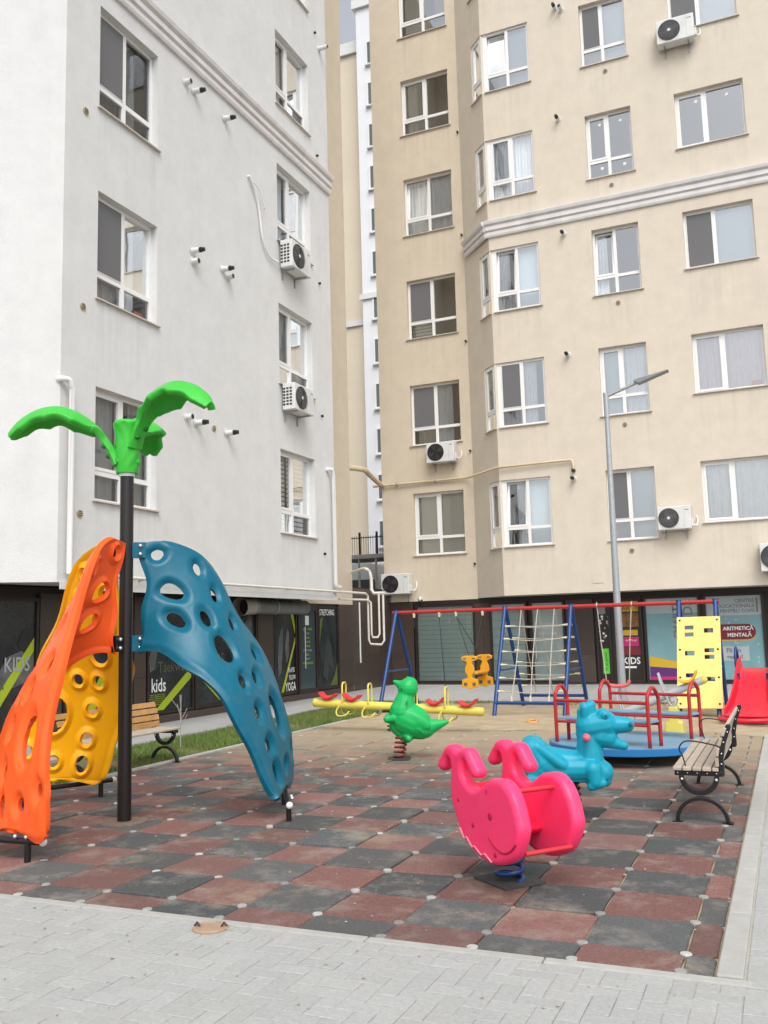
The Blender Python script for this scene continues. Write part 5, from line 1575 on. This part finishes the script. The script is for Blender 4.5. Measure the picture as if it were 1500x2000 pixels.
# yellow climbing board on the last pair of near legs
BOARD = mat('pale_yellow_board', (0.80, 0.58, 0.15), .45, noise=(3, .05))
def PBd(u, v, c):
    q = on_leg(FX[3] + u, v) ; n = Vector((0, -ZB, (YA - YN))).normalized()
    return q + n * (.045 + c)
bw = FX[4] - FX[3]
ups = [.0, bw + .05]
holes = [(.10, .25, 1.42, 1.49), (.10, .25, 1.30, 1.37), (.42, .57, 1.36, 1.44), (.10, .26, .98, 1.06), (.42, .58, 1.03, 1.10), (.42, .58, .92, .99), (.11, .26, .62, .69), (.11, .26, .50, .57), (.43, .58, .56, .63)]
def wall_board():
    u0_, u1_, z0_, z1_ = -.03, bw + .07, .13, 1.64
    us = sorted({u0_, u1_, *[q for o in holes for q in o[:2]]}); zs = sorted({z0_, z1_, *[q for o in holes for q in o[2:]]})
    mbb = MB()
    for a, b in zip(us[:-1], us[1:]):
        for c, d in zip(zs[:-1], zs[1:]):
            mu, mz = (a + b) / 2, (c + d) / 2
            if any(o[0] < mu < o[1] and o[2] < mz < o[3] for o in holes): continue
            mbb.add([PBd(a, c, .02), PBd(b, c, .02), PBd(b, d, .02), PBd(a, d, .02)], [(0, 1, 2, 3)])
            mbb.add([PBd(a, c, 0), PBd(a, d, 0), PBd(b, d, 0), PBd(b, c, 0)], [(0, 1, 2, 3)])
    for a, b, c, d in holes + [(u0_, u1_, z0_, z1_)]:
        for p_, q_ in (((a, c), (b, c)), ((b, c), (b, d)), ((b, d), (a, d)), ((a, d), (a, c))):
            mbb.add([PBd(*p_, .02), PBd(*q_, .02), PBd(*q_, 0), PBd(*p_, 0)], [(0, 1, 2, 3)])
    return mbb.build('climbing_board', BOARD, sw)
wb_ = wall_board()
for u in (.02, bw + .02):
    for v in (.2, .62, 1.08, 1.58):
        MB().ell(PBd(u, v, .022), .018).build('bolt', BLACK, wb_, smooth=180)

# hanging things
def hanger(parent, x):
    MB().tube([(x, YA, ZB - .02), (x, YA, ZB - .11)], [.034, .022], 8).build('hanger', KNOT, parent)
gl = thing('glider_swing', 'amber plastic two sided glider swing hanging from the red bar', 'swing')
CHAIN = mat('dark_chain', (.025, .035, .035), .5)
for x in (-5.43, -4.88): hanger(gl, x)
def glider_shell(y, x):
    o = [(-.06, .84), (.06, .84), (.18, .86), (.19, .93), (.15, .985), (-.15, .985), (-.19, .93), (-.18, .86)]
    q = MB()
    q.prism([(-.21, 1.02), (-.20, .95), (-.08, .90), (-.06, .86), (-.11, .74), (-.12, .62), (-.06, .54), (-.055, .46), (-.20, .42), (-.21, .22), (-.12, .20), (0, .16), (.12, .20), (.21, .22), (.20, .42), (.055, .46), (.06, .54), (.12, .62), (.11, .74), (.06, .86), (.08, .90), (.20, .95), (.21, 1.02), (.12, 1.06), (-.12, 1.06)], lambda a, b: Vector((x + a * .78, y, 1.06 - (1.06 - b) * .70)), (0, .05, 0))
    s = q.build('seat_shell', mat('amber_swing_plastic', (.72, .33, .008), .42), gl, bevel=.012)
    for a, b, w_, h_ in ((-.085, .525, .06, .06), (.085, .525, .06, .06), (-.09, 1.008, .06, .02), (.09, 1.008, .06, .02)):
        MB().box((x + a - w_ / 2, y - .006, b - h_ / 2), (x + a + w_ / 2, y + .056, b + h_ / 2)).build('hand_hole', mat('hole_shade', (.10, .095, .09), .8), s)
    return s
glider_shell(12.05, -5.06); glider_shell(12.75, -4.98)
MB().box((-5.12, 12.1, .70), (-4.92, 12.75, .75)).build('seat_plank', mat('amber_swing_plastic', (.72, .33, .008), .42), gl, bevel=.015)
for x, tx in ((-5.43, -5.06), (-4.88, -4.98)):
    for ty in (12.08, 12.78):
        MB().tube([(x, YA, ZB - .1), (tx, ty, 1.03)], .008, 5).build('chain', CHAIN, gl)
rp_ = thing('dangling_swing_ropes', 'pair of dark ropes without seat hanging from the red bar', 'rope')
for x in (-6.32, -5.78): hanger(rp_, x)
MB().tube(crom([(-5.78, YA, ZB - .1), (-5.76, YA, 1.4), (-5.73, YA, .9), (-5.70, YA, .42)], 5), .008, 5).build('rope', CHAIN, rp_)
MB().tube([(-6.32, YA, ZB - .1), (-6.32, YA, 1.62)], .008, 5).build('rope', CHAIN, rp_)
MB().tube([(-5.70, YA, .46), (-5.70, YA, .40)], [.01, .02], 6).build('rope_end', CHROME, rp_)
fs_ = thing('flat_swing', 'flat pinkish red swing seat on pale ropes behind the lamp post', 'swing')
PSEAT = mat('faded_red_plastic', (.62, .13, .13), .5)
MB().tube(crom([(-2.56, YA, .56), (-2.52, YA, .48), (-2.36, YA, .46), (-2.2, YA, .48), (-2.15, YA, .56)], 5), .035, 8).build('seat', PSEAT, fs_, smooth=180)
for a, b in ((-2.66, -2.56), (-2.03, -2.15)):
    MB().tube([(a, YA, ZB + .03), ((a + b) / 2 - .01, YA, 1.25), (b, YA, .55)], .010, 6).build('rope', ROPE, fs_)
    MB().tube([(a, YA - .05, ZB), (a, YA, ZB + .05), (a, YA + .05, ZB), (a, YA, ZB - .05)], .012, 6, closed=True).build('rope_loop', ROPE, fs_)
    MB().ell(((a + b) / 2 - .01, YA, 1.28), .022).build('knot', ROPE, fs_)

# ------------------------------------------------------------------ merry-go-round
mg = thing('merry_go_round', 'blue disc merry-go-round with red tube rails and two blue benches', 'merry-go-round', (-1.27, 6.62, 0), math.radians(-20))
DISC = mat('worn_blue_plate', (0.15, 0.30, 0.42), .5, noise=(5, .14), dirt=((.30, .34, .37), 2.2, .6), bump=(60, .2))
RIM = mat('blue_rim_paint', (0.015, 0.16, 0.40), .4)
MB().lathe([(.93, .125), (.95, .135), (.95, .205), (.94, .212)], 48).build('rim', RIM, mg, smooth=40)
MB().lathe([(.935, .200), (.935, .2145), (.001, .2165)], 48).build('platform', DISC, mg)
MB().lathe([(.10, -.02), (.10, .13)], 16).build('pivot', BLACK, mg)
for s in (-1, 1):
    yo, yi = s * .64, s * .38
    for x in (-.60, .60):
        arch = [(x, yo, .21), (x, yo, .72), (x, yo - s * .03, .80), (x, (yo + yi) / 2 + s * .03, .86), (x, (yo + yi) / 2 - s * .04, .85), (x, yi + s * .02, .77), (x, yi, .68), (x, yi, .21)]
        MB().tube(crom(arch, 4), .022, 10).build('arch_rail', REDM, mg, smooth=180)
    MB().tube([(-.60, yo, .70), (.60, yo, .70)], .020, 10).build('back_rail', REDM, mg, smooth=40)
    MB().box((-.60, min(yo, yi), .475), (.60, max(yo, yi), .50)).build('bench_board', DISC, mg, bevel=.005)
    for y in (yo, yi):
        MB().tube([(-.60, y, .455), (.60, y, .455)], .016, 8).build('seat_rail', REDM, mg, smooth=40)

# ------------------------------------------------------------------ grey seesaw, slide
gsw = thing('grey_seesaw', 'grey tube seesaw with yellow crescent seat tilted up beside the red slide', 'seesaw', (-.99, 8.80, 0))
GREYP = mat('grey_paint', (.40, .42, .44), .4, noise=(6, .08))
a, b = Vector((-1.25, 0, .08)), Vector((.42, 0, .78))
dr = (b - a).normalized()
MB().tube([a, b], .055, 14).build('beam', GREYP, gsw, smooth=40)
MB().ell(b, (.06, .057, .057)).build('end_cap', mat('yellow_cap', (.58, .50, .09), .5), gsw, smooth=180)
MB().ell(a, (.06, .057, .057)).build('end_cap', mat('yellow_cap', (.58, .50, .09), .5), gsw, smooth=180)
for t, flip in ((.90, -1), (.12, 1)):
    c = a + (b - a) * t + Vector((0, 0, .04))
    o = cres(Vector((0, 0, 0)), flip, -.10, .20).build('seat', mat('banana_yellow_plastic', (.72, .42, .008), .4), gsw, bevel=.012)
    o.location = c; o.rotation_euler = (0, -math.atan2(dr.z, dr.x), 0)
for t in (.70, .34):
    c = a + (b - a) * t
    for s in (-1, 1):
        MB().tube(crom([c + Vector((-.10, s * .05, .30)), c + Vector((-.06, s * .08, .15)), c + Vector((.0, s * .09, 0)), c + Vector((.04, s * .09, -.11)), c + Vector((.10, s * .11, -.14)), c + Vector((.13, s * .10, -.06))], 4), .014, 7).build('handle', GREYP, gsw, smooth=180)
    MB().tube([c + Vector((-.10, -.05, .30)), c + Vector((-.10, .05, .30))], .014, 7).build('handle_top', GREYP, gsw)
PIV = mat('lemon_block_paint', (.62, .56, .12), .5)
MB().prism([(-.13, 0), (.13, 0), (.11, .20), (.07, .22), (.06, .42), (-.06, .42), (-.07, .22), (-.11, .20)], lambda q, z: Vector((q, -.13, z)), (0, .26, 0)).build('support_block', PIV, gsw, bevel=.015)

sd_ = thing('red_slide', 'red plastic slide with flared end and blue hand rails at the right edge', 'slide', (-.09, 10.45, 0), math.radians(-3))
SLR = mat('slide_red_plastic', (.66, .006, .03), .36)
prof_y = [(-.15, .15), (0, .11), (.2, .12), (.5, .20), (.95, .42), (1.35, .66), (1.6, .74), (1.9, .75)]
hw_ = [.34, .37, .37, .31, .265, .255, .255, .255]
lipz = [.02, .07, .11, .16, .18, .18, .19, .20]
py = crom([(q[0], q[1], 0) for q in prof_y], 6); n_ = len(py)
vs = []; fs = []
cs = [(-1.0, 1.0), (-.97, .6), (-.90, .22), (-.78, .05), (-.4, 0), (0, 0), (.4, 0), (.78, .05), (.90, .22), (.97, .6), (1.0, 1.0)]
for i, q in enumerate(py):
    t = i / (n_ - 1) * (len(hw_) - 1)
    hw = np.interp(t, range(len(hw_)), hw_); lz = np.interp(t, range(len(hw_)), lipz)
    for cxx, cz in cs:
        vs.append((cxx * hw, q[0], q[1] + cz * lz))
k_ = len(cs)
for i in range(n_ - 1):
    for j in range(k_ - 1):
        fs.append((i * k_ + j, i * k_ + j + 1, (i + 1) * k_ + j + 1, (i + 1) * k_ + j))
ch_ = MB().add(vs, fs).build('chute', SLR, sd_, smooth=180)
s_ = ch_.modifiers.new('thick', 'SOLIDIFY'); s_.thickness = .035; s_.offset = 0
b_ = ch_.modifiers.new('bevel', 'BEVEL'); b_.width = .012; b_.segments = 3; b_.limit_method = 'ANGLE'
MB().tube([(-.40, -.12, .13), (-.38, -.24, .10), (0, -.30, .09), (.38, -.24, .10), (.40, -.12, .13)], .035, 10).build('rolled_lip', SLR, sd_, smooth=180)
for s in (-1, 1):
    MB().tube(crom([(s * .28, 1.5, .80), (s * .285, 1.53, 1.02), (s * .285, 1.66, 1.13), (s * .285, 1.84, 1.02), (s * .28, 2.0, .8)], 5) + [Vector((s * .28, 2.15, 0))], .022, 10).build('hand_rail', BLUEP, sd_, smooth=180)
    MB().tube([(s * .22, 1.2, .72), (s * .22, 1.25, -.03)], .02, 8).build('leg', BLUEP, sd_)
for k in range(2):
    MB().tube([(-.28, 2.0 + .15 * (1 - k * .24), .2 + k * .23), (.28, 2.0 + .15 * (1 - k * .24), .2 + k * .23)], .016, 8).build('rung', BLUEP, sd_)

# ------------------------------------------------------------------ benches
WOODG = mat('weathered_slat', (.42, .355, .29), .7, var=.10, noise=(9, .14), bump=(40, .2))
WOODO = mat('varnished_slat', (.50, .27, .09), .5, var=.10, noise=(9, .14))
def bench(label, loc, rz, L, backm, cables):
    """local: bench runs along y, sitter faces -x; origin under the middle"""
    t = thing('park_bench', label, 'bench', loc, rz, 'benches beside the playground')
    def frame(y):
        q = MB()
        th = .05
        # two facing arcs: upper cradle and lower foot arch
        def arc(c, r, a0, a1, w_):
            o = []; n = 18
            for i in range(n + 1):
                a = a0 + (a1 - a0) * i / n; o.append((c[0] + (r + w_) * math.cos(a), c[1] + (r + w_) * math.sin(a)))
            for i in range(n, -1, -1):
                a = a0 + (a1 - a0) * i / n; o.append((c[0] + r * math.cos(a), c[1] + r * math.sin(a)))
            return o
        q.prism(arc((0, .005), .165, .02, PI - .02, .03), lambda a, b: Vector((a * 1.06, y - th / 2, b)), (0, th, 0))
        q.prism(arc((-.005, .365), .115, PI + .02, 2 * PI - .02, .04), lambda a, b: Vector((a, y - th / 2 - .001, b)), (0, th + .002, 0))
        fr = q.build('end_frame', BLACK, t, bevel=.005)
        MB().box((-.19, y - .03, .362), (.185, y + .03, .402)).build('seat_rail', BLACK, fr, bevel=.006)
        o = [(.150, .37), (.192, .37), (.190, .50), (.215, .62), (.262, .745), (.255, .77), (.225, .765), (.175, .63), (.150, .50)]
        MB().prism(o, lambda a, b: Vector((a, y - .028, b)), (0, .056, 0)).build('back_rail', BLACK, fr, bevel=.006)
        for x in (-.165, -.09, -.015, .06, .13):
            for s in (-1, 1): MB().ell((x, y + s * .031, .385), .007).build('bolt', CHROME, fr, smooth=180)
        for x, z in ((.172, .46), (.178, .54), (.198, .63), (.232, .71)):
            for s in (-1, 1): MB().ell((x, y + s * .029, z), .007).build('bolt', CHROME, fr, smooth=180)
        for x in (-.135, .125):
            for s in (-1, 1): MB().ell((x, y + s * .027, .335), .013).build('bolt', CHROME, fr, smooth=180)
        for x in (-.19, .19):
            MB().box((x - .04, y - .04, 0), (x + .04, y + .04, .008)).build('foot_plate', BLACK, fr)
    frame(-L / 2 + .06); frame(L / 2 - .06)
    for x in (-.165, -.09, -.015, .06):
        MB().box((x - .029 - .004, -L / 2, .404), (x + .033, L / 2, .432)).build('seat_slat', WOODG, t, bevel=.006)
    MB().box((.103, -L / 2, .404), (.148, L / 2, .432)).build('seat_slat', WOODG, t, bevel=.006)
    for x, z, a in ((.140, .475, .0), (.148, .555, .2), (.172, .635, .3), (.205, .712, .35)):
        R_ = Matrix.Translation((x, 0, z)) @ Matrix.Rotation(a, 4, 'Y')
        MB().box((-.012, -L / 2, -.034), (.014, L / 2, .034), R_).build('back_slat', backm, t, bevel=.005)
    if cables:
        for y in (-L / 2 + .07, L / 2 - .07):
            MB().tube(crom([(-.10, y, .41), (-.12, y, .50), (-.145, y, .57), (-.10, y, .625), (.0, y, .625), (.155, y, .595)], 6), .006, 6).build('armrest', BLACK, t, smooth=180)
    return t
bench('slatted bench at the right edge of the rubber tiles', (-.17, 4.02, 0), 0, 1.98, WOODG, True)
bench('slatted bench with varnished back behind the palm climber', (-6.84, 4.20, 0), PI, 1.78, WOODO, False)

# ------------------------------------------------------------------ plants, small things
th_ = thing('thuja_shrub', 'small dark green conifer shrub behind the teal panel', 'shrub', (-8.05, 8.9, 0))
BARK = mat('bark', (.10, .07, .045), .9)
MB().tube([(0, 0, -.02), (.01, 0, .25), (0, .01, .75)], [.02, .016, .004], 7).build('trunk', BARK, th_)
vs = []; fs = []
rg = np.random.default_rng(5)
while len(fs) < 2600:
    z = rg.uniform(.07, .82); R_ = .21 * (1 - ((z - .3) / .56) ** 2 if z > .3 else .75 + .25 * z / .3)
    a = rg.uniform(0, 2 * PI); r_ = max(R_, .02) * math.sqrt(rg.random()) * (1 + .25 * math.sin(3 * a + 9 * z))
    c = Vector((r_ * math.cos(a), r_ * math.sin(a), z)); s = rg.uniform(.012, .03)
    d1 = Vector(rg.normal(size=3)).normalized(); d1.z = abs(d1.z) + .4; d1.normalize(); d2 = d1.orthogonal().normalized()
    o = len(vs); vs += [tuple(c - d2 * s * .35), tuple(c + d2 * s * .35), tuple(c + d1 * s * 1.6)]; fs.append((o, o + 1, o + 2))
MB().add(vs, fs).build('crown', mat('thuja_green', (.035, .075, .022), .8, noise=(14, .5)), th_)
tw = thing('bare_sapling', 'bare thin sapling tied to a stick beside the left bench', 'sapling', (-7.45, 6.2, 0))
MB().tube([(0, 0, -.02), (.0, .01, .75)], .008, 6).build('trunk', mat('pale_twig', (.35, .32, .28), .9), tw)
for k in range(5):
    a = k * 1.3; z = .32 + .07 * k
    MB().tube(crom([(0, 0, z), (.05 * math.cos(a), .05 * math.sin(a), z + .06), (.12 * math.cos(a), .12 * math.sin(a), z + .16)], 3), .004, 5).build('twig', mat('pale_twig', (.35, .32, .28), .9), tw)
ry = thing('sand_toy', 'small orange plastic ring lying in the sand', 'toy', (-3.42, 10.3, 0.0))
MB().tube([(.085 * math.cos(k * PI / 10), .085 * math.sin(k * PI / 10), .03 + .015 * math.sin(k * PI / 10)) for k in range(20)], .022, 8, closed=True).build('ring', mat('orange_toy', (.62, .30, .06), .5), ry, smooth=180)
MB().lathe([(.001, .012), (.07, .016), (.075, .03)], 16).build('dish', mat('tan_toy', (.40, .25, .12), .6), ry)

# crumbs and pebbles scattered over the tiles and pavers
rg = np.random.default_rng(3)
mbp = MB()
for k in range(260):
    x, y = (rg.uniform(X0, X1), rg.uniform(-.2, 8)) if k < 190 else (rg.uniform(-4, .3), rg.uniform(-1.8, -.35))
    r_ = rg.uniform(.003, .009)
    mbp.ell((x, y, .003 + r_ * .4), (r_ * rg.uniform(.8, 1.6), r_, r_ * .6), nu=6, nv=4)
tag(mbp.build('loose_grit', mat('grit', (.36, .32, .26), .9)), 'scattered pale grit on the rubber tiles and pavers', 'grit', kind='stuff')
